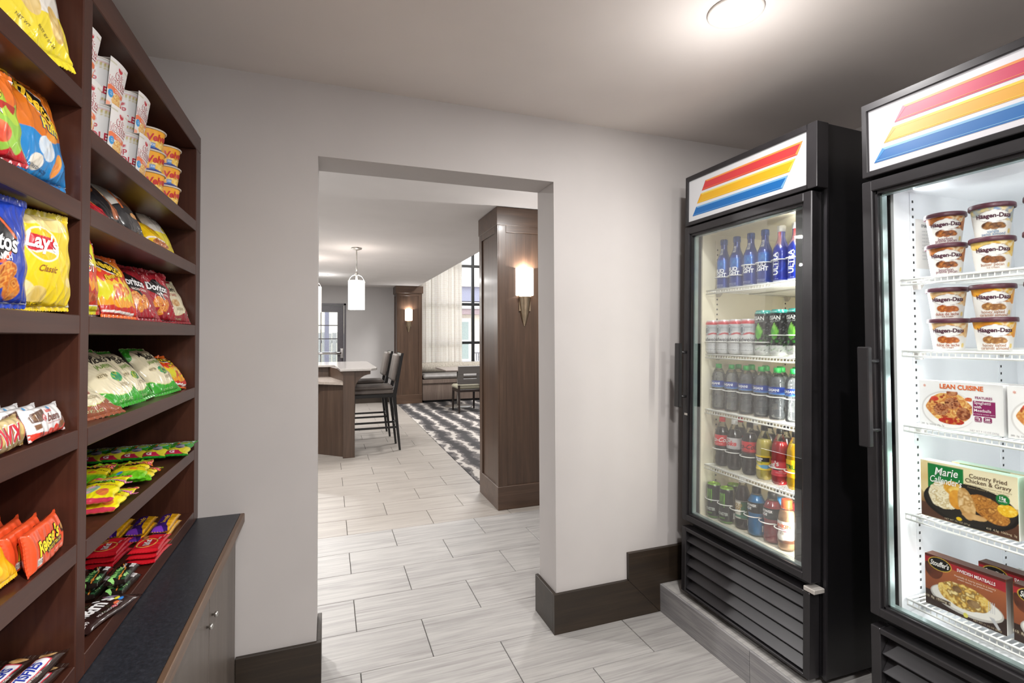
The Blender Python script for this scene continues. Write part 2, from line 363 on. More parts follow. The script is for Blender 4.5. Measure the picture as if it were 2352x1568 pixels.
M['curtain'] = m_stripe('ribbed_curtain', 'ece5dc', 'fdfcfb', 14, .9, 'Z', 2.2, .72)
M['bolster'] = m_stripe('woven_bolster', '8d857a', 'cfc8bb', 30, .9, 'X', 6, mscale=(1, .5, .3))
M['shingle'] = m_stripe('pale_shingles', 'b9b1ab', 'd3ccc6', 5, .9, 'Z', 1.0)
# ================================================================== the setting
H1 = 2.435
DX0, DX1, DZ, DT = -.042, 1.008, 2.133, .20      # doorway and wall thickness
def wallbox(name, parts, mat):
    b = MB()
    for lo, hi in parts: b.box(lo, hi)
    return structure(b.build(name, mat))
wallbox('wall_far', [((-.86, 0, 0), (DX0, DT, H1+.05)), ((DX1, 0, 0), (2.5, DT, H1+.05)), ((DX0, 0, DZ), (DX1, DT, H1+.05))], M['wall'])
wallbox('wall_left', [((-.96, -4.2, 0), (-.86, .2, H1+.05))], M['wall'])
wallbox('wall_right', [((2.5, -4.2, 0), (2.6, .2, H1+.05))], M['wall'])
wallbox('wall_back', [((-.96, -4.3, 0), (2.6, -4.2, H1+.05))], M['wall'])
structure(boxo('ceiling', (-.96, -4.3, H1), (2.6, .1, H1+.1), M['ceil']))
# lounge shell
X2L, X2R, YF, YW, H2 = -2.6, 5.6, 9.05, 9.52, 2.447
structure(boxo('ceiling.001', (X2L, .1, H2), (1.76, YF+.1, H2+.12), M['ceil2']))
structure(boxo('ceiling.002', (1.76, .1, 4.2), (X2R, YW+.2, 4.3), M['ceil2']))
wallbox('wall_bulkhead', [((1.70, .2, H2+.12), (1.76, YF+.1, 4.3))], M['wall2'])
DR0, DR1, DRZ = -.62, .335, 2.085     # glazed exit door in the lounge far wall
wallbox('wall_lounge_far', [((X2L, YF, 0), (DR0, YF+.15, H2+.1)), ((DR1, YF, 0), (1.86, YF+.15, 4.3)), ((DR0, YF, DRZ), (DR1, YF+.15, H2+.1))], M['wall2'])
wallbox('wall_lounge_left', [((X2L-.1, .2, 0), (X2L, YF+.1, H2+.1))], M['wall2'])
wallbox('wall_lounge_right', [((X2R, .2, 0), (X2R+.1, YW+.2, 4.3))], M['wall2'])
wallbox('wall_lounge_front', [((X2L, DT, 0), (-.86, DT+.02, H2+.1)), ((2.5, DT-.1, 0), (X2R, DT+.02, 4.3)), ((1.70, DT, H2), (2.5, DT+.02, 4.3))], M['wall2'])
WX0, WX1, WZ0, WZ1 = 1.98, 5.3, .55, 3.95
wallbox('wall_window', [((1.80, YW, 0), (WX0, YW+.15, 4.3)), ((WX1, YW, 0), (X2R, YW+.15, 4.3)), ((WX0, YW, 0), (WX1, YW+.15, WZ0)), ((WX0, YW, WZ1), (WX1, YW+.15, 4.3)), ((1.78, YF, 0), (1.86, YW+.1, 4.3))], M['wall2'])

# floor: grout bed, tiles one by one
floor = structure(MB().box((-.96, -4.3, -.06), (2.6, .1, -.006)).box((X2L, .1, -.06), (X2R, YW+.2, -.006)).build('floor', M['grout']))
TL, TP, G = .6115, .3165, .0034
tile_cache = {}
def tile_mesh(wd, hh, mat):
    k = (round(wd, 3), round(hh, 3), mat)
    if k not in tile_cache:
        tile_cache[k] = MB().box((-wd/2, -hh/2, -.012), (wd/2, hh/2, 0), 0, .0016).mesh('tile', M[mat])
    return tile_cache[k]
far_tiles = MB()
ntile = 0
def lay(x0, x1, y0, y1, mat, far=False):
    global ntile
    if x1-x0 < .01 or y1-y0 < .01: return
    if far: far_tiles.box((x0+G/2, y0+G/2, -.012), (x1-G/2, y1-G/2, 0), 0, .0016); return
    link('tile', tile_mesh(x1-x0-G, y1-y0-G, mat), floor, ((x0+x1)/2, (y0+y1)/2, 0)); ntile += 1
for k in range(-8, 29):
    y0, y1 = .030+TP*k, .030+TP*(k+1); ph = .4335 if k % 2 == 0 else .1285
    room2 = y0 > .15
    xmin, xmax = ((-.33, 1.578) if k < 0 else (-1.2, 3.2)) if not room2 else (-1.2, 3.2 if y1 < 2.25 else 1.335)
    if y0 >= 4.4: xmin = -.9
    n0 = math.floor((xmin-ph)/TL)
    for j in range(n0, n0+12):
        a, b = ph+TL*j, ph+TL*(j+1)
        a2, b2 = max(a, xmin), min(b, xmax)
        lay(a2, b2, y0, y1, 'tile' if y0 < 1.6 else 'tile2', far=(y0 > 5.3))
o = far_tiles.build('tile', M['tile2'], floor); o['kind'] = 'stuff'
structure(boxo('floor_carpet', (1.337, 2.25, -.012), (X2R, YW, .003), M['carpet']))
# raised plinth the coolers stand on, faced with tiles
pl = structure(MB().box((1.586, -4.1, 0), (2.5, -.0, .126)).build('trim_plinth', M['grout']))
def ptile(lo, hi, mat='tilef'):
    c = [(a+b)/2 for a, b in zip(lo, hi)]
    MB().box([a-c_ for a, c_ in zip(lo, c)], [b-c_ for b, c_ in zip(hi, c)], 0, .0015).build('tile', M[mat], pl, loc=c)
jy = [0, -.608, -1.218, -1.828, -2.44, -3.05]
for a, b in zip(jy, jy[1:]):
    ptile((1.574, b+.001, .0), (1.5855, a-.001, .1375))
    for x0, x1 in ((1.5865, 1.89), (1.892, 2.19), (2.192, 2.495)): ptile((x0, b+.001, .1265), (x1, a-.001, .138), 'tile')

# baseboards
def bb(name, lo, hi): return structure(boxo(name, lo, hi, M['base'], ch=.002))
bb('baseboard_left', (-.327, -.019, 0), (DX0+.018, -.0005, .184))
bb('baseboard_left.001', (DX0+.0005, -.001, 0), (DX0+.018, DT+.018, .184))
structure(MB().prism([(DX1-.019, 0), (DX1-.019, .184), (1.392, .184), (1.572, 0)], 1, -.019, -.0005).build('baseboard_right', M['base']))
bb('baseboard_right.001', (DX1-.019, -.001, 0), (DX1-.0005, DT+.018, .184))
structure(MB().prism([(1.392, .316), (1.392, .1855), (1.5735, .0005), (1.5735, .139), (2.49, .139), (2.49, .316)], 1, -.021, -.0005).build('baseboard_right.002', M['base']))
bb('baseboard_lounge', (.36, YF-.02, 0), (1.3, YF, .12))

# ------------------------------------------------------------------ lights of the building and added fill
def downlight(x, y, z, label, power, r=.062, group=None, glow=.15):
    t = thing('recessed_downlight', label, 'ceiling light', (x, y, z), 0, group)
    MB().lathe([(r*1.33, .0), (r*1.36, -.004), (r*1.30, -.008), (r*1.02, -.004), (r*1.0, .0)], 40, caps=False).build('trim_ring', M['white'], t)
    MB().lathe([(r*1.0, -.001), (r*.97, -.003)], 40, caps=False).lathe([(.0001, -.0035), (r*.98, -.0035)], 40, caps=False).build('lens', M['lens'], t)
    light('AREA', 'downlight_and_fill', (0, 0, -.012), power, size=r*1.8, parent=t)
    light('POINT', 'downlight_and_fill', (0, 0, -.27), power*glow, size=.012, parent=t)  # added bare point below the fixture, brightens the ceiling
    return t
downlight(1.222, -.955, H1, 'round recessed downlight in the shop ceiling above the coolers', DOWN_1, .064, glow=.25)
for x, y, lb in ((.30, -2.45, 'round recessed downlight overhead in the shop, behind the viewer'), (1.0, -3.4, 'round recessed downlight farthest behind the viewer in the shop')):
    downlight(x, y, H1, lb, DOWN_1*2.45, .064, 'downlights behind the viewer', glow=.26)
downlight(-.09, 7.03, H2, 'small round downlight in the lounge ceiling beyond the pendants', DOWN_2, .062)
for x, y, lb in ((-.75, 1.3, 'left of the doorway'), (-.8, 3.2, 'above the aisle before the bar'), (-1.1, 5.6, 'above the bar counter'), (1.52, .95, 'between the doorway and the near column')):
    downlight(x, y, H2, 'added unseen lounge downlight '+lb, DOWN_2*(.55 if x > 0 else 1), .062, 'added lounge downlights out of view')  # added downlights, placed out of sight to light the lounge
light('AREA', 'lounge_high_fill', (3.4, 6.0, 4.15), 260, size=1.2)  # added fill with no fixture, brightens the high side of the lounge

# ------------------------------------------------------------------ columns
def column(x0, x1, y0, y1, label, up=.02):
    cx, cy = (x0+x1)/2, (y0+y1)/2; w_, d_ = (x1-x0)/2, (y1-y0)/2
    t = thing('clad_column', label, 'column', (cx, cy, 0))
    s = .014
    b = MB().box((-w_+s, -d_+s, .18), (w_-s, d_-s, 2.31)); b.build('shaft', M['col'], t)
    # stiles and rails that frame each recessed panel
    f = MB(); st = .062; e = .012
    for sx in (-1, 1):
        for sy in (-1, 1):
            f.box((sx*(w_-s), sy*(d_-s), .18), (sx*(w_-s-st), sy*(d_-s+e), 2.31), 0, .002)
            f.box((sx*(w_-s-.001), sy*(d_-s+e), .18), (sx*(w_-s+e), sy*(d_-s-st), 2.31), 0, .002)
    f.build('stile', M['col'], t)
    b = MB()
    for sy in (-1, 1): b.box((-w_+s+st, sy*(d_-s), 2.24), (w_-s-st, sy*(d_-s+e), 2.31), 0, .002)
    for sx in (-1, 1): b.box((sx*(w_-s), -d_+s+st, 2.24), (sx*(w_-s+e), d_-s-st, 2.31), 0, .002)
    b.build('rail', M['colh'], t)
    MB().box((-w_, -d_, 0), (w_, d_, .187), 0, .003).build('plinth', M['colh'], t)
    MB().box((-w_-up*.2, -d_-up*.2, 2.294), (w_+up*.2, d_+up*.2, 2.443), 0, .003).build('crown', M['colh'], t)
    return t
column(1.272, 1.752, 1.700, 2.236, 'near walnut-clad square column just beyond the doorway')
column(1.315, 1.838, 8.58, YF-.001, 'far walnut-clad column against the lounge wall beside the curtain', up=.1)

def sconce(x, y, label, power):
    t = thing('wall_sconce', label, 'wall lamp', (x, y, 0))
    MB().lathe([(.066, 1.724), (.076, 1.728), (.076, 1.948), (.073, 1.951), (.072, 1.948), (.072, 1.73)], 28, a0=PI, a1=2*PI, caps=False).build('shade', M['shade'], t)
    MB().lathe([(.0001, 1.471), (.009, 1.482), (.022, 1.52), (.036, 1.58), (.047, 1.65), (.054, 1.712), (.056, 1.722), (.0001, 1.722)], 24, a0=PI, a1=2*PI, caps=False).build('horn', M['nickel'], t)
    MB().box((-.05, -.012, 1.6), (.05, 0, 1.9)).build('backplate', M['nickel'], t)
    light('POINT', 'sconce_lamp', (0, -.034, 1.935), power*1.3, size=.008, parent=t)
    light('POINT', 'sconce_lamp', (0, -.034, 1.745), power*.3, size=.008, parent=t)
    return t
sconce(1.510, 1.713, 'half-round glowing sconce with metal horn on the near walnut column', 4.5)
sconce(1.560, 8.593, 'small glowing sconce with metal horn on the far walnut column', 4.5)

def pendant(x, y, ztop, zb, zt, r, label):
    t = thing('pendant_lamp', label, 'pendant lamp', (x, y, 0))
    MB().lathe([(.0001, ztop), (.060, ztop), (.062, ztop-.012), (.05, ztop-.018), (.012, ztop-.03), (.0001, ztop-.03)], 28).build('canopy', M['steel'], t)
    MB().tube([(0, 0, ztop-.02), (0, 0, zt+.09)], .0065, 10).build('rod', M['steel'], t)
    MB().lathe([(.0001, zt+.10), (.014, zt+.098), (.018, zt+.085), (.018, zt+.07), (.012, zt+.06), (.012, zt-.02), (.0001, zt-.02)], 16).build('lamp_holder', M['steel'], t)
    a = MB()
    for s in (-1, 1):
        a.tube([(s*(.012+(r-.018)*math.sin(q)), 0, zt-.018+.088*math.cos(q)) for q in [i*PI/2/9 for i in range(10)]], .0045, 8)
        a.lathe([(.0001, 0), (.006, 0), (.006, .014), (.0001, .014)], 10, c=(s*(r-.004), 0, zt-.02), axis='x')
    a.build('yoke', M['steel'], t)
    MB().lathe([(r, zb), (r, zt), (r-.004, zt), (r-.004, zb), (r, zb)], 40, caps=False).lathe([(.0001, zb+.004), (r-.004, zb+.004)], 40, caps=False).build('shade', M['shade'], t)
    light('POINT', 'pendant_bulb', (0, 0, zb-.06), 9, size=.06, parent=t); light('POINT', 'pendant_bulb', (0, 0, zt+.03), 5, size=.04, parent=t)
    return t
pendant(.308, 4.125, H2, 1.717, 2.057, .0935, 'cylindrical glowing pendant lamp hanging over the near end of the bar')
pendant(-.185, 5.1, H2, 1.729, 2.063, .0935, 'glowing pendant lamp half hidden by the left edge of the doorway')

# ------------------------------------------------------------------ lounge bar
t = thing('snack_bar', 'two-level walnut bar with pale stone tops beyond the doorway', 'bar counter', (0, 0, 0))
MB().box((.157, 4.03, 0), (.287, 4.16, .998), 0, .003).build('end_post', M['bar'], t)
MB().prism([(.157, 4.12), (-.112, 4.38), (-1.6, 4.38), (-1.6, 5.9), (.20, 5.9), (.20, 4.16)], 2, 0, .838).build('body', M['bar'], t)
MB().prism([(.22, 4.162), (.18, 4.162), (.0, 5.1), (-1.6, 5.1), (-1.6, 5.9), (.22, 5.9)], 2, .85, .998).build('riser', M['bar'], t)
MB().prism([(.157, 4.05), (-.117, 4.29), (-1.6, 4.29), (-1.6, 5.5), (.2, 5.5), (.157, 4.16)], 2, .838, .868).build('lower_top', M['quartz2'], t)
MB().prism([(.125, 4.0), (.075, 5.0), (-1.6, 5.05), (-1.6, 5.98), (.515, 5.9), (.545, 5.8), (.55, 4.2), (.535, 4.10), (.47, 4.0)], 2, .998, 1.024).build('bar_top', M['quartz'], t, bevel=.004)
for yy in (4.04, 5.3):
    pts = [(.287, .997), (.462, .997), (.462, .957)]+[(.287+.175*(1-math.sin(q)), .77+.187*(1-math.cos(q))) for q in [PI/2*i/8 for i in range(8, -1, -1)]][1:]
    pts = [(.287, .997), (.462, .997), (.462, .957)]+[(.462-.175*math.sin(a), .77+.185*math.cos(a)) for a in [PI/2*i/8 for i in range(1, 9)]]
    MB().prism([(.2205 if p[0] < .29 else p[0], p[1]) for p in pts] if yy > 5 else pts, 1, yy, yy+.035).build('corbel', M['bar'], t)

# bar stools
def bar_stool(loc, label):
    t = thing('bar_stool', label, 'bar stool', loc, 0, 'bar stools at the snack bar')
    L = M['blacks']
    for s in (-1, 1):
        MB().sweep_box((.235, s*.205, 0), (.165, s*.205, .66), .024, .026, 0, (.045, .034)).build('leg', L, t)
        MB().sweep_box((-.315, s*.20, 0), (-.305, s*.195, .66), .026, .026, 0, (.038, .036)).build('leg', L, t)
        MB().sweep_box((.165, s*.205, .65), (.268, s*.205, 1.19), .045, .03, 0, (.03, .026)).build('back_post', L, t)
        MB().box((-.31, s*.205-.011, .272), (.205, s*.205+.011, .296), 0, .003).build('stretcher', L, t)
    MB().box((.196, -.2, .29), (.214, .2, .318), 0, .003).build('stretcher', L, t)
    MB().box((-.32, -.2, .22), (-.295, .2, .25), 0, .003).build('stretcher', M['steel'], t)
    MB().box((-.325, -.215, .652), (.185, .215, .695), 0, .004).build('seat_frame', L, t)
    MB().box((-.335, -.215, .695), (.168, .215, .745), 0, .012).box((-.330, -.212, .744), (.165, .212, .79), 0, .022).build('seat_cushion', M['vinyl'], t, bevel=.006)
    m = Matrix.Translation((.192, 0, .84)) @ Matrix.Rotation(math.radians(10.5), 4, 'Y')
    o = MB().box((-.062, -.195, 0), (.0, .195, .335), 0, .018).build('back_cushion', M['vinyl'], t, bevel=.006); o.matrix_local = m
    for a, b in ((.02, .08), (.30, .352)):
        o = MB().box((.001, -.2, a), (.021, .2, b), 0, .003).build('back_rail', M['steel'], t); o.matrix_local = m
    return t
bar_stool((.590, 4.45, 0), 'nearest bar stool with taupe vinyl seat and black legs at the snack bar')
bar_stool((.570, 5.375, 0), 'farther bar stool mostly behind the nearest one at the snack bar')

# ------------------------------------------------------------------ dining corner
t = thing('banquette_bench', 'built-in grey banquette bench under the curtained window', 'bench', (0, 0, 0))
boxo('toe_kick', (1.88, 8.64, 0.003), (5.2, 9.3, .05), M['black'], t)
boxo('base_panel', (1.85, 8.6, .05), (5.2, 9.4, .407), M['greywood'], t)
boxo('seat_rail', (1.842, 8.57, .405), (5.2, 9.4, .483), M['greywood'], t, ch=.004)
MB().box((1.86, 8.565, .483), (5.2, 9.1, .60), 0, .04).build('seat_cushion', M['vinylg'], t, bevel=.015)
boxo('back_panel', (1.865, 9.20, .48), (5.2, 9.40, .80), M['greywood'], t)
t = thing('bolster_cushion', 'long woven bolster cushion along the back of the banquette bench', 'cushion', (3.52, 9.085, .712))
MB().lathe([(.0001, -1.64), (.09, -1.635), (.105, -1.61), (.108, -1.5), (.108, 1.5), (.105, 1.61), (.0001, 1.64)], 28, axis='x').build('cushion_cover', M['bolster'], t)

t = thing('dining_table', 'square laminate dining table on a round steel pedestal', 'table', (2.42, 7.78, 0))
MB().box((-.375, -.55, .735), (.375, .42, .762), 0, .003).build('table_top', M['tabtop'], t)
MB().lathe([(.0001, .003), (.275, .003), (.275, .012), (.24, .02), (.05, .032), (.0001, .034)], 40).build('pedestal_base', M['steel'], t)
MB().tube([(0, 0, .02), (0, 0, .735)], .034, 16).build('pedestal_pole', M['steel'], t)
MB().box((-.2, -.2, .722), (.2, .2, .735), 0, .003).build('support_plate', M['black'], t)

def dining_chair(loc, rz, label):
    t = thing('dining_chair', label, 'chair', loc, rz, 'dining chairs in the lounge corner')
    W_ = .225
    for s in (-1, 1):
        MB().sweep_box((s*.205, .24, .003), (s*.2, .22, .40), .026, .026, 0, (.04, .04)).build('leg', M['darkleg'], t)
        MB().sweep_box((s*.205, -.26, .003), (s*.2, -.215, .50), .026, .03, 0, (.036, .04)).build('leg', M['darkleg'], t)
    MB().box((-.222, -.235, .375), (.222, .242, .425), 0, .004).build('seat_frame', M['darkleg'], t)
    MB().box((-.235, -.235, .425), (.235, .26, .50), 0, .028).build('seat_cushion', M['seatf'], t, bevel=.01)
    b = MB()
    b.box((-W_, -.018, 0), (W_, .018, .105), 0, .004).box((-W_, -.018, .20), (W_, .018, .335), 0, .004)
    b.box((-W_, -.018, .1), (-W_+.10, .018, .205)).box((W_-.10, -.018, .1), (W_, .018, .205)).box((-W_+.1, -.016, .145), (W_-.1, .016, .16))
    o = b.build('back_panel', M['chairw'], t); o.matrix_local = Matrix.Translation((0, -.235, .52)) @ Matrix.Rotation(math.radians(7), 4, 'X')
    return t
dining_chair((2.418, 7.14, 0), 0, 'grey slotted-back dining chair facing the pedestal table')
dining_chair((2.99, 6.95, 0), math.radians(-105), 'dining chair partly hidden behind the near column')

# curtain (a folded cloth)
def curtain(x0, x1, y, z0, z1, label):
    n, vs, fs = 150, [], []
    zz = [z0+(z1-z0)*j/12 for j in range(13)]
    for j, z in enumerate(zz):
        for i in range(n+1):
            q = i/n; x = x0+(x1-x0)*q
            vs.append((x+.010*math.sin(q*95), y+.024*math.sin(q*50+.15*math.sin(z)+1.1*math.sin(q*7))+.007*math.sin(q*131+z*.4), z))
    for j in range(12):
        for i in range(n): a = j*(n+1)+i; fs.append((a, a+1, a+n+2, a+n+1))
    o = MB().add(vs, fs, 0, True).build('curtain', M['curtain'])
    s = o.modifiers.new('thickness', 'SOLIDIFY'); s.thickness = .003
    return set_props(o, label, 'curtain')
curtain(1.90, 2.905, 9.455, .57, 3.98, 'sheer ribbed cream curtain drawn beside the tall lounge window')
tg = thing('curtain_rail', 'slim dark curtain rail above the lounge window', 'curtain rail', (0, 0, 0))
MB().tube([(1.88, 9.455, 3.995), (5.4, 9.455, 3.995)], .012, 10).build('rail_pole', M['frameb'], tg)
for x in (1.95, 5.3): MB().tube([(x, 9.455, 3.995), (x, 9.52, 3.995)], .008, 8).build('rail_bracket', M['frameb'], tg)

# tall window
wn = structure(thing('window_1', None, None, (0, 0, 0)))
fr = MB()
for a, b in (((WX0, YW+.02, WZ0), (WX0+.06, YW+.1, WZ1)), ((WX1-.06, YW+.02, WZ0), (WX1, YW+.1, WZ1)), ((WX0, YW+.02, WZ0), (WX1, YW+.1, WZ0+.06)), ((WX0, YW+.02, WZ1-.06), (WX1, YW+.1, WZ1))): fr.box(a, b)
fr.build('window_frame', M['frameb'], wn)
xs = [2.29, 3.205, 4.12, 4.95]; zs = [1.24, 2.145, 3.05]
for x in xs: boxo('muntin', (x-.033, YW+.03, WZ0+.05), (x+.033, YW+.09, WZ1-.05), M['frameb'], wn)
for z in zs: boxo('muntin', (WX0+.05, YW+.035, z-.031), (WX1-.05, YW+.085, z+.031), M['frameb'], wn)
xe = [WX0+.05]+xs+[WX1-.05]; ze = [WZ0+.05]+zs+[WZ1-.05]
for a, b in zip(xe, xe[1:]):
    for c, d in zip(ze, ze[1:]): boxo('pane', (a+.03, YW+.058, c+.03), (b-.03, YW+.062, d-.03), M['wglass'], wn)

# exit door
dr = structure(thing('door_1', None, None, (0, 0, 0)))
MB().box((DR0, YF-.02, 0), (DR0+.035, YF+.12, DRZ)).box((DR1-.035, YF-.02, 0), (DR1, YF+.12, DRZ)).box((DR0, YF-.02, DRZ-.035), (DR1, YF+.12, DRZ)).build('door_frame', M['doorc'], dr)
GX0, GX1, GZ0, GZ1 = -.47, .172, .25, 1.905
MB().box((DR0+.04, YF+.02, .01), (GX0, YF+.065, DRZ-.04)).box((GX1, YF+.02, .01), (DR1-.04, YF+.065, DRZ-.04)).box((GX0, YF+.02, GZ1), (GX1, YF+.065, DRZ-.04)).box((GX0, YF+.02, .01), (GX1, YF+.065, GZ0)).build('door_leaf', M['doorc'], dr)
for z in (.53, .80, 1.07, 1.354, 1.632): boxo('muntin', (GX0, YF+.03, z-.009), (GX1, YF+.05, z+.009), M['doorc'], dr)
boxo('muntin', (-.155, YF+.031, GZ0), (-.137, YF+.049, GZ1), M['doorc'], dr)
boxo('pane', (GX0, YF+.040, GZ0), (GX1, YF+.044, GZ1), M['wglass'], dr)
pb = MB().tube([(-.55, YF-.055, 1.06), (.245, YF-.055, 1.06)], .028, 12).box((.225, YF-.075, .955), (.285, YF+.02, 1.16), 0, .008).box((-.58, YF-.075, .98), (-.53, YF+.02, 1.14), 0, .008)
pb.build('panic_bar', M['chrome'], dr)

# ------------------------------------------------------------------ outside
structure(boxo('floor_patio', (-8, YW+.16, -.08), (12, 30, -.02), M['patio']))
hb = thing('neighbour_building', 'cream courtyard building with pale shingle roof seen through the tall window', 'building', (0, 0, 0))
boxo('wall', (2.6, 14.2, -.02), (11, 18, 2.42), M['beige'], hb)
boxo('gutter', (2.3, 13.95, 2.10), (11, 14.2, 2.32), M['mauve'], hb)
MB().prism([(13.9, 2.32), (15.2, 2.62), (15.2, 2.5), (13.9, 2.28)], 0, 2.3, 11).build('porch_roof', M['shingle'], hb)
boxo('fascia', (2.3, 15.0, 2.60), (11, 15.2, 3.12), M['fascia'], hb)
MB().prism([(14.85, 3.1), (18.5, 6.2), (18.5, 3.1)], 0, 2.3, 11).build('roof', M['shingle'], hb)
for x in (3.95, 5.15):
    f = MB().box((x-.42, 14.12, .55), (x+.42, 14.2, 1.98)).build('window', M['ex_white'], hb)
    for a, b in ((-.34, -.03), (.03, .34)):
        for c, d in ((.66, 1.22), (1.28, 1.86)): boxo('pane', (x+a, 14.10, c), (x+b, 14.125, d), M['ex_glass'], f)
fn = thing('garden_fence', 'grey board fence outside the glazed exit door', 'fence', (0, 0, 0))
for i in range(34): boxo('board', (-3.2+i*.15, 15.0, 0), (-3.06+i*.15, 15.03, 1.50+.02*(i % 3)), M['fence'], fn)
for z in (.3, 1.2): boxo('rail', (-3.2, 15.03, z), (1.9, 15.08, z+.09), M['fence'], fn)
wb = thing('garden_wall_block', 'bright pale building beyond the fence outside the exit door', 'building', (0, 0, 0))
boxo('wall', (-6, 19, 0), (2.2, 20, 3.0), M['beige'], wb)
boxo('roof', (-6.2, 18.8, 3.0), (2.3, 20, 3.15), M['fascia'], wb)
o = boxo('porch_post', (-.09, 10.6, -.02), (.01, 10.7, 3.0), M['fascia']); set_props(o, 'grey square post just outside the glazed exit door', 'post')
structure(boxo('floor_lawn', (-6, 11.6, -.02), (2.5, 18.9, -.005), M['lawn']))
pc = thing('patio_chair', 'dark slatted patio chair outside the tall window', 'chair', (4.05, 12.2, -.02), .3)
for x, y in ((-.22, -.2), (.22, -.2), (-.22, .22), (.22, .22)): MB().tube([(x, y, 0), (x, y, .62 if y < 0 else .44)], .014, 8).build('leg', M['fence'], pc)
MB().box((-.25, -.24, .42), (.25, .25, .45)).build('seat', M['fence'], pc)
for i in range(6): boxo('back_slat', (-.21+i*.075, -.26, .45), (-.175+i*.075, -.24, .92), M['fence'], pc)
boxo('top_rail', (-.25, -.265, .92), (.25, -.235, .96), M['fence'], pc)
for s in (-1, 1): boxo('armrest', (s*.25-.02, -.26, .62), (s*.25+.02, .2, .645), M['fence'], pc)
pt = thing('patio_table', 'dark patio table outside the tall window', 'table', (3.6, 11.3, -.02))
MB().lathe([(.0001, .70), (.45, .70), (.45, .73), (.0001, .73)], 32).build('table_top', M['fence'], pt)
MB().tube([(0, 0, 0), (0, 0, .70)], .03, 10).build('pedestal', M['fence'], pt)

# ------------------------------------------------------------------ bookcase and base cabinet
BX0, BX1, BYE = -.80, -.455, -2.05
bk = thing('snack_bookcase', 'tall dark wood open bookcase of snacks along the left wall', 'bookcase', (0, 0, 0))
boxo('top_board', (BX0, BYE, 2.088), (BX1, -.002, 2.151), M['cab'], bk, ch=.002)
boxo('side_panel', (BX0, -.066, .724), (BX1, -.002, 2.088), M['cabv'], bk, ch=.002)
boxo('divider', (BX0, -.994, .724), (BX1, -.953, 2.088), M['cabv'], bk, ch=.002)
boxo('side_panel', (BX0, BYE, .724), (BX1, BYE+.04, 2.088), M['cabv'], bk, ch=.002)
boxo('back_panel', (BX0-.02, BYE, .724), (BX0, -.002, 2.151), M['cabv'], bk)
RZ = [1.823, 1.662, 1.441, 1.215, .990]; LZ = [1.886, 1.664, 1.441, 1.218, .998]
for z in RZ: boxo('shelf', (BX0, -.953, z-.037), (BX1, -.066, z), M['cab'], bk, ch=.0015)
for z in LZ: boxo('shelf', (BX0, BYE+.04, z-.037), (BX1, -.994, z), M['cab'], bk, ch=.0015)
for a, b in ((-.953, -.066), (BYE+.04, -.994)): boxo('shelf', (BX0, a, .724), (BX1, b, .765), M['cab'], bk, ch=.0015)
wt = thing('worktop', 'dark speckled laminate worktop with wood edge under the bookcase', 'worktop', (0, 0, 0))
boxo('laminate_top', (-.858, -2.4, .692), (-.3145, -.001, .722), M['worktop'], wt)
boxo('edge_band', (-.3145, -2.4, .688), (-.2995, -.001, .7225), M['edge'], wt, ch=.002)
bc = thing('base_cabinet', 'grey-brown laminate base cabinet with small knobs under the worktop', 'cabinet', (0, 0, 0))
boxo('body', (-.858, -2.4, .0), (-.345, -.0, .690), M['lam'], bc)
for a, b, ky in ((-.476, -.022, -.442), (-.95, -.480, -.514), (-1.42, -.954, -1.385), (-1.9, -1.424, -1.46), (-2.38, -1.904, -2.34)):
    d = boxo('door', (-.345, a, .09), (-.327, b, .686), M['lam'], bc, ch=.0015)
    MB().lathe([(.0035, 0), (.003, .006), (.0075, .008), (.0085, .012), (.007, .016), (.0001, .0175)], 16, c=(-.327, ky, .562), axis='x').build('knob', M['steel'], d)
# ================================================================== printed surfaces
def vnoise(x, y, seed=0):
    xi = np.floor(x).astype(int); yi = np.floor(y).astype(int); fx = x-xi; fy = y-yi
    fx = fx*fx*(3-2*fx); fy = fy*fy*(3-2*fy)
    def h(a, b):
        n = (a*374761393+b*668265263+seed*1442695041) & 0x7fffffff
        n = ((n ^ (n >> 13))*1274126177) & 0x7fffffff
        return ((n ^ (n >> 16)) & 0xffff)/65535.0
    return (h(xi, yi)*(1-fx)+h(xi+1, yi)*fx)*(1-fy)+(h(xi, yi+1)*(1-fx)+h(xi+1, yi+1)*fx)*fy
def inpoly(U, V, pts):
    ins = np.zeros(U.shape, bool); n = len(pts)
    for i in range(n):
        (x0, y0), (x1, y1) = pts[i], pts[(i+1) % n]
        if y0 == y1: continue
        c = ((y0 > V) != (y1 > V)) & (U < (x1-x0)*(V-y0)/(y1-y0)+x0); ins ^= c
    return ins
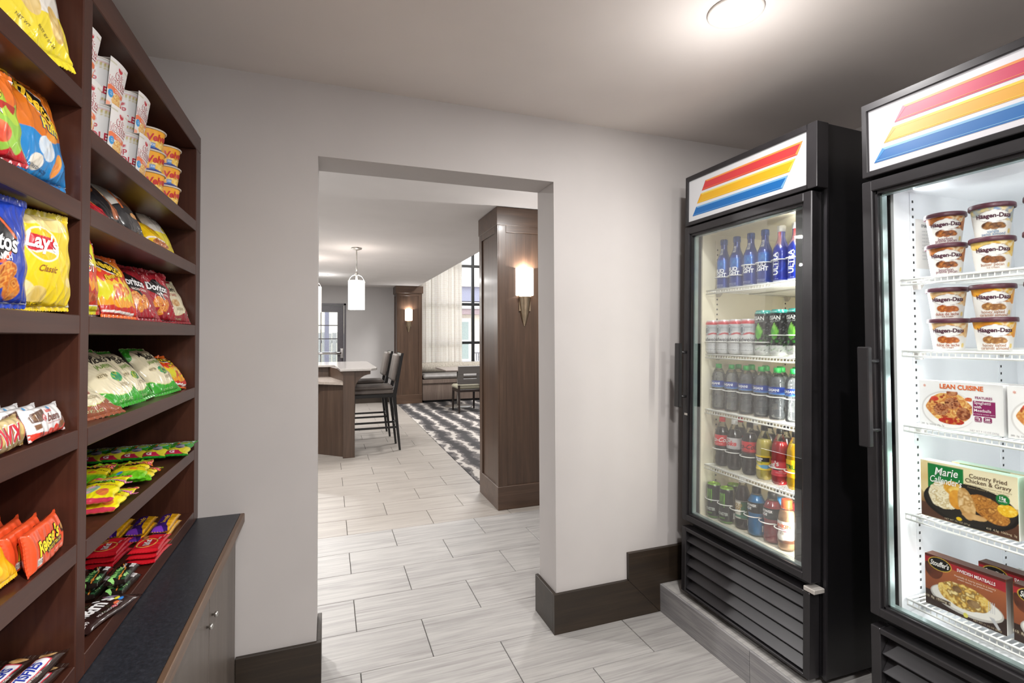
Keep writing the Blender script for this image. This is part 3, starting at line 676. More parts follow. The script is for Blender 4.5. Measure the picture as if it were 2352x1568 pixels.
def paint(spec, U, V, Wd, Hd):
    """spec: list of printed shapes in 0..1 units of the face; returns linear rgb per vertex"""
    C = np.ones((len(U), 3))*.8
    for op in spec:
        k = op[0]
        if k == 'fill': C[:] = hexc(op[1])
        elif k == 'rect': m = (U > op[1]) & (U < op[3]) & (V > op[2]) & (V < op[4]); C[m] = hexc(op[5])
        elif k == 'ell':
            _, cu, cv, ru, rv, col = op[:6]; a = op[6] if len(op) > 6 else 0; a = math.radians(a)
            dx, dy = (U-cu)*Wd, (V-cv)*Hd; X = dx*math.cos(a)+dy*math.sin(a); Y = -dx*math.sin(a)+dy*math.cos(a)
            C[(X/(ru*Wd))**2+(Y/(rv*Hd))**2 < 1] = hexc(col)
        elif k == 'poly': C[inpoly(U, V, op[1])] = hexc(op[2])
        elif k == 'wave':   # below a wavy line
            _, lv, amp, fr, col = op[:5]; ph = op[5] if len(op) > 5 else 0
            C[V < lv+amp*np.sin(U*fr+ph)+amp*.4*np.sin(U*fr*2.7+ph)] = hexc(col)
        elif k == 'arc':    # below a parabola: level at centre, rise to the sides
            _, lv, rise, col = op; C[V < lv+rise*(2*U-1)**2] = hexc(col)
        elif k == 'flame':
            _, lv, amp, fr, col = op; t = (U*fr) % 1; C[V < lv+amp*np.abs(1-2*t)**1.5*(0.5+vnoise(U*fr, V*0+3, 5))] = hexc(col)
        elif k == 'blob':   # food picture: patches of several tones inside an ellipse
            _, cu, cv, ru, rv, cols, sc, seed = op[:8]; a = math.radians(op[8]) if len(op) > 8 else 0
            dx, dy = (U-cu)*Wd, (V-cv)*Hd; X = dx*math.cos(a)+dy*math.sin(a); Y = -dx*math.sin(a)+dy*math.cos(a)
            rr = (X/(ru*Wd))**2+(Y/(rv*Hd))**2; edge = 1+.25*(vnoise(X*sc*.7+9, Y*sc*.7+4, seed)-.5)
            m = rr < edge; n = vnoise(X*sc+50, Y*sc+50, seed)*.6+vnoise(X*sc*2.3+50, Y*sc*2.3+20, seed+1)*.4
            n = np.clip((n-.22)/.56, 0, .999)*(len(cols)-1); cc = np.array([hexc(c) for c in cols]); i0 = n.astype(int); f = (n-i0)[:, None]
            C[m] = (cc[i0]*(1-f)+cc[np.minimum(i0+1, len(cols)-1)]*f)[m]
        elif k == 'grad':
            _, v0, v1, ca, cb = op; t = np.clip((V-v0)/(v1-v0), 0, 1)[:, None]; m = (V >= v0) & (V <= v1)
            C[m] = (hexc(ca)*(1-t)+hexc(cb)*t)[m]
        elif k == 'ticks':  # row of small bars
            _, v0, v1, n, col = op; C[(V > v0) & (V < v1) & ((U*n) % 1 < .6)] = hexc(col)
        elif k == 'speck':
            _, v0, v1, dens, sc, col = op; m = (V > v0) & (V < v1) & (vnoise(U*Wd*sc, V*Hd*sc, 11) > 1-dens); C[m] = hexc(col)
    return s2l(C)

_tc = {}
def text2d(s, bold=0.0, shear=0.0, fine=False):
    key = (s, bold, shear, fine)
    if key in _tc: return _tc[key]
    cu = bpy.data.curves.new('t', 'FONT'); cu.body = s; cu.size = 1; cu.offset = bold; cu.shear = shear; cu.resolution_u = 3; cu.fill_mode = 'FRONT'
    o = bpy.data.objects.new('t', cu); COL.objects.link(o); me = o.to_mesh()
    bm = bmesh.new(); bm.from_mesh(me); o.to_mesh_clear()
    bpy.data.objects.remove(o); bpy.data.curves.remove(cu)
    if fine:
        bmesh.ops.triangulate(bm, faces=bm.faces)
        for _ in range(3):
            es = [e for e in bm.edges if e.calc_length() > .22]
            if not es: break
            bmesh.ops.subdivide_edges(bm, edges=es, cuts=1); bmesh.ops.triangulate(bm, faces=[f for f in bm.faces if len(f.verts) > 3])
    bm.verts.ensure_lookup_table()
    v = np.array([(p.co.x, p.co.y) for p in bm.verts]) if bm.verts else np.zeros((0, 2))
    f = [[q.index for q in p.verts] for p in bm.faces]; bm.free()
    lo, hi = v.min(0), v.max(0); v = v-(lo+hi)/2
    _tc[key] = (v, f, hi-lo); return _tc[key]

def mesh_np(name, V, F, C, mat, smooth=True):
    me = bpy.data.meshes.new(name); me.from_pydata([tuple(p) for p in V], [], [tuple(q) for q in F])
    if C is not None:
        a = me.color_attributes.new('Col', 'FLOAT_COLOR', 'POINT'); d = np.ones((len(V), 4), np.float32); d[:, :3] = C; a.data.foreach_set('color', d.ravel())
    me.materials.append(mat); me.polygons.foreach_set('use_smooth', [smooth]*len(me.polygons)); return me

class Surf:
    """a face that can be printed on: P(U,V,eps) -> points (Nx3); W,H its real size"""
    fine = True
    def grid(s, nu, nv, spec, u0=0, u1=1, v0=0, v1=1, eps=0):
        u = np.linspace(u0, u1, nu); v = np.linspace(v0, v1, nv); U, V = [a.ravel() for a in np.meshgrid(u, v)]
        P = s.P(U, V, eps); du, dv = .27*(u1-u0)/(nu-1), .27*(v1-v0)/(nv-1)
        sh_ = getattr(s, 'shift', 0)
        C = sum(paint(spec, U+sh_+a*du, V+b*dv, s.W, s.H) for a, b in ((-1, -.5), (1, .5), (-.5, 1), (.5, -1)))/4 if len(spec) > 1 else paint(spec, U, V, s.W, s.H)
        F = [(j*nu+i, j*nu+i+1, (j+1)*nu+i+1, (j+1)*nu+i) for j in range(nv-1) for i in range(nu-1)]
        return P, F, C
    def prints(s, texts, name='lettering', mat=None, parent=None):
        """texts: (string, cu, cv, height (of H), colour, rot, bold, shear, outline colour, squeeze)"""
        VV, FF, CC = [], [], []; n = 0
        for t in texts:
            t = list(t)+[None]*(10-len(t)); st, cu, cv, h, col, rot, bold, shear, oc, sq = t
            layers = ([(oc, min(bold or 0, .03)+.04, .0005)] if oc else [])+[(col, min(bold or 0, .03), .0010)]
            for c, b, eps in layers:
                v, f, sz = text2d(st, b, shear or 0, s.fine)
                hh = h*s.H/.72; a = math.radians(rot or 0); q = .92
                q = min(q, sq*s.W/(sz[0]*hh)) if sq else min(q, .96*s.W/(sz[0]*hh*max(abs(math.cos(a)), .2)))
                x, y = v[:, 0]*hh*q, v[:, 1]*hh; X = x*math.cos(a)-y*math.sin(a); Y = x*math.sin(a)+y*math.cos(a)
                P = s.P(cu-getattr(s, 'shift', 0)+X/s.W, cv+Y/s.H, eps); VV.append(P); FF += [[i+n for i in p] for p in f]; n += len(P)
                CC.append(np.tile(s2l(hexc(c)), (len(P), 1)))
        if not VV: return None
        return link(name, mesh_np(name, np.vstack(VV), FF, np.vstack(CC), mat or M['ink'], False), parent)
class Flat(Surf):
    fine = False
    def __init__(s, W_, H_, x=0, y=0, z=0, axis='x', sgn=1):
        s.W, s.H, s.x, s.y, s.z, s.axis, s.sgn = W_, H_, x, y, z, axis, sgn
    def P(s, U, V, eps=0):
        a = (U-.5)*s.W; b = V*s.H
        if s.axis == 'x': return np.stack([s.x+eps+0*a, s.y+a, s.z+b], 1)            # faces local +x
        if s.axis == 'z': return np.stack([s.x-b, s.y+a, s.z+eps+0*a], 1)            # faces up, reads from +x
        if s.axis == 'y': return np.stack([s.x-s.sgn*a, s.y+s.sgn*eps+0*a, s.z+b], 1)      # faces +-y
class Cyl(Surf):
    def __init__(s, rf, z0, z1, rot=0):
        s.rf = rf if callable(rf) else (lambda z: rf+0*z); s.z0, s.H = z0, z1-z0; s.W = 2*PI*float(s.rf(np.array([(z0+z1)/2]))[0]); s.rot = rot
    def P(s, U, V, eps=0):
        z = s.z0+V*s.H; r = s.rf(z)+eps; a = (U-.5)*2*PI+s.rot
        return np.stack([r*np.cos(a), r*np.sin(a), z], 1)
class Pillow(Surf):
    def __init__(s, W_, H_, T, seed=0, fold=1.0, side=1):
        s.shift = 0; s.W, s.H, s.T, s.seed, s.fold, s.side = W_, H_, T, seed, fold, side
        rg = np.random.RandomState(seed); s.ph = rg.rand(12)*6.28; s.dr = rg.rand(12)*2-1
    def P(s, U, V, eps=0):
        sl = .055; v = np.clip((V-sl)/(1-2*sl), 0, 1); prof = np.maximum(np.sin(PI*v), 0)**.55
        e = np.clip(2*U-1, -1, 1); across = np.sqrt(np.maximum(1-e*e, 0))**.9
        nar = 1-.10*prof+.0*V; t = s.T*prof*across*(.92+.16*(1-V))
        W_ = s.W; ph, dr = s.ph, s.dr
        cr = np.zeros_like(U)
        for k in range(6):      # folds run in from the seals and corners
            ang = dr[k]*.9; q = (U-.5)*W_*math.cos(ang)*55*(1+.5*k*.4)+(V-.5)*s.H*math.sin(ang)*60+ph[k]
            cr += (1-np.abs(np.sin(q)))**3*(.55 if k else 1)
        edge = np.clip(1.25-prof, .18, 1)
        t = t+s.fold*.0030*cr*edge*(prof > 0)*across**.5
        t = t+.0008*s.fold*np.sin(U*W_*420+ph[7])*(V < sl*.95)+.0008*s.fold*np.sin(U*W_*420)*(V > 1-sl*.95)
        y = (U-.5)*W_*nar+.002*np.sin(V*21+ph[5])
        z = V*s.H
        x = s.side*t+.004*np.sin((V*3+U*2)+ph[6])*s.fold*(1-prof)
        return np.stack([x+s.side*eps, y, z], 1)
class BarS(Surf):
    """flow-wrapped bar: body with rounded section, flat crimped ends"""
    def __init__(s, L, Wd, T, seed=0, side=1, end=.10, power=.35):
        s.W, s.H, s.T, s.side, s.end, s.pw = L, Wd, T, side, end, power; s.ph = np.random.RandomState(seed).rand(8)*6.28
    def P(s, U, V, eps=0):
        q = np.clip(np.minimum(U, 1-U)/s.end-.75, 0, 1)**.45; e = np.clip(2*V-1, -1, 1); ac = np.maximum(1-e*e, 0)**s.pw
        body = q > 0
        t = s.T*q*ac*(1+.05*np.sin(U*40+s.ph[0])*body)+.0006*np.sin(V*s.H*900+s.ph[1])*(~body)
        z = s.H*.5+(V-.5)*s.H*(1-.08*q+.0*U); x = s.side*t+.0012*np.sin(U*9+V*6+s.ph[2])
        return np.stack([x+s.side*eps, (U-.5)*s.W, z], 1)

def frame_m(loc, yaw, lean=0, roll=0, lift=0):
    """local x = front normal, y = to the right of the front, z = up the pack (angles in degrees)"""
    y, l, r = math.radians(yaw), math.radians(lean), math.radians(roll)
    n = Vector((math.cos(y), math.sin(y), 0)); u = Vector((-math.sin(y), math.cos(y), 0)); v = Vector((0, 0, 1))
    n2 = math.cos(l)*n+math.sin(l)*v; v2 = math.cos(l)*v-math.sin(l)*n
    u3 = math.cos(r)*u+math.sin(r)*v2; v3 = math.cos(r)*v2-math.sin(r)*u
    return Matrix(((n2.x, u3.x, v3.x, loc[0]), (n2.y, u3.y, v3.y, loc[1]), (n2.z, u3.z, v3.z, loc[2]+lift), (0, 0, 0, 1)))

def weld(P1, F1, C1, P2, F2, C2):
    n = len(P1); return np.vstack([P1, P2]), F1+[tuple(i+n for i in q[::-1]) for q in F2], np.vstack([C1, C2])
def snack_bag(label, mat4, W_, H_, T, spec, texts, back='b9b9b9', seed=1, group=None, fold=1.0, cat='snack bag', nu=110, shift=0):
    t = thing('snack_bag', label, cat, group=group, mat=mat4)
    S = Pillow(W_, H_, T, seed, fold); S.shift = shift; B = Pillow(W_, H_, T*.8, seed+50, fold*.5, -1); B.ph, B.dr = S.ph, S.dr
    nv = int(nu*H_/W_); sl = .055
    P1, F1, C1 = S.grid(nu, nv, spec, v0=sl*.9, v1=1-sl*.9); P2, F2, C2 = B.grid(30, 34, [('fill', back)], v0=sl*.9, v1=1-sl*.9)
    P, F, C = weld(P1, F1, C1, P2, F2, C2)
    link('bag_body', mesh_np('bag_body', P, F, C, M['film']), t)
    for nm, a, b in (('bottom_seal', 0, sl), ('top_seal', 1-sl, 1)):
        P1, F1, C1 = S.grid(61, 5, spec, v0=a, v1=b)
        k = slice(0, 61) if a == 0 else slice(4*61, 5*61)      # pinked (zigzag) outer edge
        P1[k, 2] += (.0022 if a else -.0022)*(np.arange(61) % 2)*np.ones(61)
        if a == 0: P1[k, 2] += .0022
        P2 = P1.copy(); P2[:, 0] -= .0012
        P, F, C = weld(P1, F1, C1, P2, F1, C1)
        link(nm, mesh_np(nm, P, F, C, M['film']), t)
    if texts: S.prints(texts, 'lettering', M['ink'], t)
    return t
def candy_bar(name, label, mat4, L, Wd, T, spec, texts, seed=1, group=None, cat='candy bar', back=None, end=.10, nu=100, pw=.35, mat='bar_film'):
    t = thing(name, label, cat, group=group, mat=mat4)
    S = BarS(L, Wd, T, seed, 1, end, pw); B = BarS(L, Wd, T, seed, -1, end, pw)
    P1, F1, C1 = S.grid(nu, 46, spec); P2, F2, C2 = B.grid(nu//2, 24, back or spec[:1])
    P, F, C = weld(P1, F1, C1, P2, F2, C2)
    k = np.isclose(np.abs(P[:, 1]), L/2); P[k, 1] += np.sign(P[k, 1])*.0015*((np.arange(k.sum()) % 2))
    link('wrapper', mesh_np('wrapper', P, F, C, M[mat]), t)
    if texts: S.prints(texts, 'lettering', M['ink'], t)
    return t

def lathe_np(rf, zs, n, spec, z0, z1, name, mat, parent, rot=0):
    """body of revolution printed between z0 and z1"""
    S = Cyl(rf, z0, z1, rot); nz = len(zs); u = np.linspace(0, 1, n+1)[:-1]; U, Z = [a.ravel() for a in np.meshgrid(u, zs)]
    P = S.P(U, (Z-z0)/(z1-z0)); F = [(j*n+i, j*n+(i+1) % n, (j+1)*n+(i+1) % n, (j+1)*n+i) for j in range(nz-1) for i in range(n)]
    du, dv = .27/n, .27/nz
    C = sum(paint(spec, U+a*du, (Z-z0)/(z1-z0)+b*dv, S.W, S.H) for a, b in ((-1, -.5), (1, .5), (-.5, 1), (.5, -1)))/4
    return link(name, mesh_np(name, P, F, C, M[mat]), parent), S
def profile(pts):
    zz = [p[1] for p in pts]; rr = [p[0] for p in pts]
    return lambda z: np.interp(z, zz, rr)
def smooth_profile(pts, n=60):
    zz = np.array([p[1] for p in pts]); rr = np.array([p[0] for p in pts]); zf = np.linspace(zz[0], zz[-1], n*4); rf = np.interp(zf, zz, rr)
    k = np.ones(9)/9; rp = np.pad(rf, 4, mode='edge'); rs = np.convolve(rp, k, 'valid'); rs[0] = rr[0]; rs[-1] = rr[-1]
    return lambda z: np.interp(z, zf, rs)
# ================================================================== glass-door coolers
def cooler(name, label, O, lean, white, shelves, c_liner, two, HT=2.008, HB=1.765, DT_=1.757, DB=.340):
    mat = Matrix.Translation(O) @ Matrix.Rotation(math.radians(lean), 4, 'Y')
    t = thing(name, label, 'cooler', mat=mat)
    W_ = .72; B = M['black']; K = M['blackm']
    y0, y1 = 0, -W_
    # cabinet walls (outer skin), open at the front
    c = MB()
    c.box((.062, y0, .0), (.80, y0-.04, HT), 0, .002).box((.062, y1, .0), (.80, y1+.04, HT), 0, .002).box((.76, y1+.04, 0), (.80, y0-.04, HT))
    c.box((.062, y1+.04, DT_-.015), (.76, y0-.04, HT)).box((.062, y1+.04, .0), (.76, y0-.04, .345))
    c.build('cabinet_shell', B, t)
    boxo('corner_trim', (.056, y1-.0015, 0), (.064, y1+.01, HT), M['louv'], t)
    # liner
    L = M[c_liner]; ly0, ly1 = -.044, -.676
    l = MB()
    l.box((.064, -.030, .350), (.70, ly0, DT_-.017)).box((.064, -.69, .350), (.70, ly1, DT_-.017)).box((.70, -.69, .35), (.71, -.03, DT_-.017))
    l.box((.064, -.69, .345), (.70, -.03, .362)).box((.064, -.69, DT_-.029), (.70, -.03, DT_-.015))
    l.box((.0635, -.0285, .346), (.068, -.048, DT_-.015)).box((.0635, -.6915, .346), (.068, -.672, DT_-.015))
    l.build('liner', L, t)
    # pilaster strips with slots
    for px in (.155, .60):
        p = boxo('shelf_standard', (px-.012, ly0-.0025, .38), (px+.012, ly0, 1.70), M['steel'] if False else L, t)
        h = MB()
        for i in range(52): h.box((px-.0035, ly0-.0032, .40+i*.0245), (px+.0035, ly0-.0024, .408+i*.0245))
        h.build('slot', M['hole'], p)['kind'] = 'stuff'
    # illuminated header
    hd = MB(); zt, zb = HT, HB
    hd.box((0, y0+.006, zb), (.058, y0-.012, zt), 0, .002).box((0, y1-.006, zb), (.058, y1+.040, zt), 0, .002)
    hd.box((0, y1+.03, zt-.024), (.058, y0-.008, zt), 0, .002).box((0, y1+.03, zb), (.058, y0-.008, zb+.018), 0, .002)
    h = hd.build('sign_frame', K, t)
    P_, F_, C_ = Flat(.665, .203, x=0).grid(2, 2, [('fill', white)])
    S = Flat(.672, .205); S.x = .008
    sg = link('sign_panel', None, t) if False else MB().box((.008, -.683, zb+.014), (.02, -.011, zt-.02)).mesh('sign_panel', M['sign'])
    a = sg.color_attributes.new('Col', 'FLOAT_COLOR', 'POINT'); a.data.foreach_set('color', np.tile(np.append(s2l(hexc(white)), 1), len(sg.vertices)).astype(np.float32))
    sgo = link('sign_panel', sg, t)
    def quad_obj(nm, layers):
        V, F, C = [], [], []
        for pts, col, d in layers:
            b = len(V); V += [(.0075-d, y, z) for y, z in pts]+[(.0085, y, z) for y, z in pts]; n = len(pts)
            F.append(tuple(b+i for i in range(n))); F += [(b+i, b+n+i, b+n+(i+1) % n, b+(i+1) % n) for i in range(n)]
            C += [s2l(hexc(col))]*(2*n)
        link(nm, mesh_np(nm, V, F, np.array(C), M['sign'], False), sgo)
    def stripe(nm, q, main, hi, lo):
        (a, b, c_, d) = q   # top-left, top-right, bottom-right, bottom-left
        def lerp(p, r, k): return (p[0]+(r[0]-p[0])*k, p[1]+(r[1]-p[1])*k)
        cx = sum(p[0] for p in q)/4; e = .007
        ia, ib, ic, id_ = (a[0]-e*1.2, a[1]-e), (b[0]+e*1.2, b[1]-e), (c_[0]+e*1.2, c_[1]+e*.8), (d[0]-e*1.2, d[1]+e*.8)
        quad_obj(nm, [([a, b, c_, d], main, .0006), ([a, b, ib, ia], hi, .0010), ([b, c_, ic, ib], hi, .0010), ([a, ia, id_, d], lo, .0010),
                      ([(id_[0], id_[1]), (ic[0], ic[1]), (ic[0], ic[1]-.0015), (id_[0], id_[1]-.0015)], hi, .0012)])
    if not two: cols = [('dd3f42', 'f59b4e', 'd9484a'), ('f3b71e', 'f8d65a', 'f0a818'), ('0f6db8', '7db4e0', '1273c0')]
    else: cols = [('cf2f57', 'ec8f45', 'd64566'), ('e8a82e', 'f3cf3c', 'e39c27'), ('0b68b0', '82b6dc', '2a86cc')]
    qs = [[(-.130, 1.959), (-.660, 1.956), (-.636, 1.910), (-.105, 1.916)], [(-.099, 1.904), (-.628, 1.900), (-.602, 1.856), (-.072, 1.862)], [(-.067, 1.848), (-.594, 1.845), (-.569, 1.801), (-.041, 1.807)]]
    k_ = (HT-HB)/.243; qs = [[(y+(.012 if two else 0), HB+(z-1.765)*k_) for y, z in q] for q in qs]
    for nm, q, c_ in zip(('red_stripe', 'yellow_stripe', 'blue_stripe'), qs, cols): stripe(nm, q, *c_)
    # door
    D = MB(); zt, zb = DT_, DB
    D.box((0, .009, zb), (.052, -.024, zt), 0, .003).box((0, -.668, zb), (.052, -.705, zt), 0, .003).box((0, -.02, zt-.034), (.052, -.67, zt), 0, .003).box((0, -.02, zb), (.052, -.67, zb+.028), 0, .003)
    # inner bead
    D.box((.010, -.022, zb+.02), (.050, -.034, zt-.03)).box((.010, -.658, zb+.02), (.050, -.67, zt-.03)).box((.010, -.03, zt-.044), (.050, -.66, zt-.03)).box((.010, -.03, zb+.024), (.050, -.66, zb+.035))
    door = D.build('door', K, t)
    boxo('glass_pane', (.018, -.660, zb+.03), (.022, -.032, zt-.04), M['glass'], door)
    sp = MB().box((.024, -.034, zb+.034), (.046, -.0395, zt-.042)).box((.024, -.034, zb+.034), (.046, -.658, zb+.040)).box((.024, -.034, zt-.048), (.046, -.658, zt-.042))
    sp.build('glass_edge', M['gedge'], door)
    boxo('gasket', (.052, .004, zb+.004), (.062, -.018, zt-.004), B, door); boxo('gasket', (.052, -.68, zb+.004), (.062, -.7, zt-.004), B, door)
    hy = -.002 if not two else -.018
    hb_ = MB().box((-.046, hy+.020, .880), (-.026, hy-.016, 1.190), 0, .003)
    hh = hb_.build('handle', M['blackm'] if two else B, door)
    for z in (1.146, .932): MB().tube([(-.03, hy-.004, z), (.004, hy-.012, z)], .006, 10).build('handle_post', B, hh)
    boxo('hinge_bracket', (-.002, -.676, .309), (.05, -.7215, .325), M['brkt'], t, ch=.002)
    # lamp cover on the hinge side
    boxo('lamp_cover', (.070, -.575, .365), (.078, -.668, DT_-.032), M['black'] if not two else L, t)
    MB().lathe([(.0001, .42), (.008, .42), (.008, 1.66), (.0001, 1.66)], 12, c=(.088, -.655, 0)).build('lamp_tube', M['lamp'], t)
    # lower grille
    g = MB(); zt = DB-.034
    g.box((.0, .009, 0), (.05, -.022, zt), 0, .003).box((.0, -.672, 0), (.05, -.700, zt), 0, .003).box((.0, -.02, zt-.018), (.05, -.675, zt), 0, .003).box((.0, -.02, 0), (.05, -.675, .012), 0, .003)
    g.build('grille_frame', K, t)
    for i in range(5):
        z = .262-i*.0555
        MB().prism([(.006, z-.020), (.042, z+.024), (.045, z+.021), (.012, z-.026)], 1, -.022, -.673).build('louver', M['louv'], t, bevel=.0012)
    boxo('grille_back', (.052, -.7, .005), (.06, -.01, .34), M['hole'] if False else B, t)
    for x in (.12, .72):
        for y in (-.06, -.66): MB().lathe([(.0001, -.027), (.02, -.027), (.02, -.015), (.012, -.012), (.012, 0), (.0001, 0)], 12, c=(x, y, 0)).build('foot', B, t)
    # wire shelves
    for z in shelves:
        s = MB(); xa, xb, ya, yb = .085, .66, -.052, -.668
        s.tube([(xa, ya, z-.004), (xa, yb, z-.004)], .0038, 6).tube([(xa-.002, ya, z-.020), (xa-.002, yb, z-.020)], .0032, 6).tube([(xb, ya, z-.004), (xb, yb, z-.004)], .0035, 6)
        s.tube([(xa, ya, z-.004), (xb, ya, z-.004)], .0035, 6).tube([(xa, yb, z-.004), (xb, yb, z-.004)], .0035, 6).tube([(.35, ya, z-.006), (.35, yb, z-.006)], .003, 6)
        n = 38
        for i in range(n+1):
            y = ya+(yb-ya)*i/n; s.tube([(xa-.002, y, z-.020), (xa, y, z-.0015), (xb, y, z-.0015)], .0016, 4, cap=False)
        sh = s.build('shelf', M['wire'], t)
        k = MB()
        for x in (.155, .60):
            k.prism([(x-.012, z-.008), (x+.012, z-.008), (x+.012, z-.016), (x-.004, z-.032)], 1, -.045, -.07)
        k.build('shelf_clip', M['brkt'], sh)
    # interior light
    def strip(y, d, pw):
        o = light('AREA', 'interior_lamp', (.115, y, 1.05), pw, (.93, .97, 1) if two else (1, .97, .88), .025, parent=t, size_y=1.28)
        o.rotation_euler = Vector(d).to_track_quat('-Z', 'Y').to_euler()
    strip(-.615, (.35, .93, 0), 3.0 if two else 8.5)
    if two: strip(-.075, (.5, -.85, 0), 2.4)
    return t, mat
SH1 = [1.450, 1.142, .876, .612]; SH2 = [1.402, 1.180, .948, .676, .412]
c1, MC1 = cooler('beverage_cooler', 'black glass-door drinks cooler nearer the doorway, stocked with bottles and cans', (1.60, -.16, .166), 1.6, 'e9e7e8', SH1, 'linerc', False)
c2, MC2 = cooler('freezer_case', 'black glass-door freezer at the right edge holding ice cream and frozen meals', (1.60, -1.095, .166), 0, 'e6e2e6', SH2, 'liner', True, 1.960, 1.726, 1.713, .353)
# door lettering plate and paper sheet inside the freezer
o = boxo('maker_plate', (-.0012, -.0045, .842), (0, -.026, .852), M['brkt'], c1)
n = boxo('data_sheet', (.30, -.0448, 1.44), (.17, -.0440, 1.60), M['white'], c2)
S = Flat(.12, .15, x=.235, y=-.0452, z=1.445, axis='y', sgn=-1)
S.prints([('true', .3, .9, .09, '6a6a6a', 0, .02, .3)]+[('model 23f  serial no.  115v', .5, .78-.075*i, .035, '9a9a9a') for i in range(9)], parent=n)
def rect_frame(o, mat): pass

def at(MC, x, y, z, yaw=0): return MC @ Matrix.Translation((x, y, z)) @ Matrix.Rotation(PI-math.radians(yaw), 4, 'Z')
def place(proto, mat, label, group):
    """first use moves the built one, later uses copy it with its parts"""
    if not proto.get('_used'):
        proto['_used'] = 1; t = proto
    else: t = copy_tree(proto)
    t.matrix_world = mat; t['label'] = label; t['group'] = group; return t
protos = []
def proto(name, cat):
    t = thing(name, name, cat); protos.append(t); return t
def disc(r, z, n=24): return [(.0001, z), (r, z)]

# --- aluminium bottles
def alu_bottle(spec, texts, cap, neck):
    t = proto('aluminium_bottle', 'bottle')
    rf = smooth_profile([(.029, 0), (.0325, .004), (.0325, .128), (.030, .145), (.018, .175), (.0145, .19), (.0145, .228)])
    zs = np.concatenate([np.linspace(0, .225, 46)])
    o, S = lathe_np(rf, zs, 40, spec, 0, .228, 'bottle_body', 'canp', t)
    MB().lathe([(.0145, .212), (.0165, .213), (.0165, .236), (.0150, .2385), (.0001, .2385)], 24, caps=False).build('cap', M[cap], t)
    S.prints(texts, 'lettering', M['ink'], t); return t
bl = [('fill', '12358e'), ('rect', 0, 0, 1, .03, '9fa9b8'), ('rect', .42, .25, .66, .53, '0c2a7c'), ('rect', .43, .40, .65, .60, '1e63b8'), ('rect', .44, .72, .56, .84, 'e9edf3'), ('poly', [(.47, .42), (.54, .58), (.61, .42), (.54, .50)], '3b86cf')]
blt = [('BUD', .50, .375, .078, 'f2f5fb', 0, .05), ('LIGHT', .50, .29, .078, 'f2f5fb', 0, .05), ('BUD', .50, .80, .028, '12358e', 0, .03), ('LIGHT', .50, .765, .028, '12358e', 0, .03), ('BREWED WITH RICE', .50, .085, .014, 'c8d4ea'), ('BARLEY AND HOPS', .50, .06, .014, 'c8d4ea')]
P_bl = alu_bottle(bl, blt, 'cap_b' if False else 'cap_w', 0)
M['cap_blue'] = simple('blue_cap', '2b55a8', .25, metal=.6)
[c for c in P_bl.children if c.name.startswith('cap')][0].data.materials[0] = M['cap_blue']
ul = [('fill', '1b2f9e'), ('rect', 0, 0, 1, .03, 'b6bccb'), ('grad', .62, .93, 'c8ccd8', 'd83a3c'), ('poly', [(0, .6), (.36, .6), (.44, .93), (0, .93)], '1b2f9e'), ('poly', [(1, .6), (.60, .6), (.57, .93), (1, .93)], '1b2f9e'), ('poly', [(.36, .60), (.6, .60), (.5, .72)], '1b2f9e'), ('ell', .54, .33, .13, .15, '2a50c8'), ('ell', .54, .34, .105, .13, '1b2f9e')]
ult = [('ULTRA', .47, .34, .105, 'eef1f8', 90, .03), ('SUPERIOR LIGHT BEER', .54, .40, .020, 'c9d0e6', 90), ('MICHELOB', .41, .28, .035, '9fb0e0', 90), ('16 FL OZ', .5, .06, .014, 'c8d4ea')]
P_ul = alu_bottle(ul, ult, 'cap_w', 0)
ys = [-.121, -.204, -.289, -.369]
nm = ['leftmost', 'second', 'third', 'fourth']
for y, q in zip(ys, nm): place(P_bl, at(MC1, .128, y, SH1[0], -10), f'{q} tall blue aluminium beer bottle on the top cooler shelf', 'blue aluminium beer bottles')
place(P_ul, at(MC1, .128, -.455, SH1[0], -8), 'blue beer bottle with red and silver neck and white cap, top shelf', 'red-necked blue beer bottles')
place(P_ul, at(MC1, .128, -.528, SH1[0], -14), 'blue beer bottle with red neck half hidden by the dark lamp cover', 'red-necked blue beer bottles')
place(P_ul, at(MC1, .215, -.520, SH1[0], -8), 'blue beer bottle in the second row behind the red-necked bottles', 'red-necked blue beer bottles')

# --- cans
def can(h, r, spec, texts, lidm='steel', name='drink_can', mat='can'):
    t = proto(name, 'can')
    rf = profile([(r*.80, 0), (r*.86, .004), (r, .012), (r, h-.013), (r*.86, h-.002), (r*.84, h)])
    o, S = lathe_np(rf, np.concatenate([[0, .004, .012], np.linspace(.016, h-.017, 40), [h-.013, h-.006, h-.002, h]]), 44, spec, 0, h, 'can_body', mat, t)
    MB().lathe([(r*.84, h), (r*.80, h-.001), (r*.78, h-.005), (.0001, h-.005)], 28, caps=False).box((-.004, -.006, h-.005), (.014, .006, h-.003)).build('lid', M[lidm], t)
    S.prints(texts, 'lettering', M['ink'], t); return t
bd = [('fill', 'd9dcde'), ('rect', 0, .86, 1, .96, 'd23b48'), ('rect', 0, 0, 1, .075, 'c8323e'), ('rect', 0, .02, 1, .035, 'd9dcde'), ('rect', 0, .66, 1, .85, 'c2c7cc'), ('wave', .60, .02, 12.6, 'c83c48'), ('wave', .555, .015, 12.6, 'dfe1e3'),
      ('poly', [(.30, .86), (.44, .78), (.44, .60), (.30, .56)], 'b9bec4'), ('ell', .43, .69, .075, .15, '7d858f'), ('ell', .43, .69, .062, .125, 'c6cbd0'), ('ell', .43, .69, .045, .09, '6b747f'), ('rect', 0, 0, 0, 0, 'ffffff')]
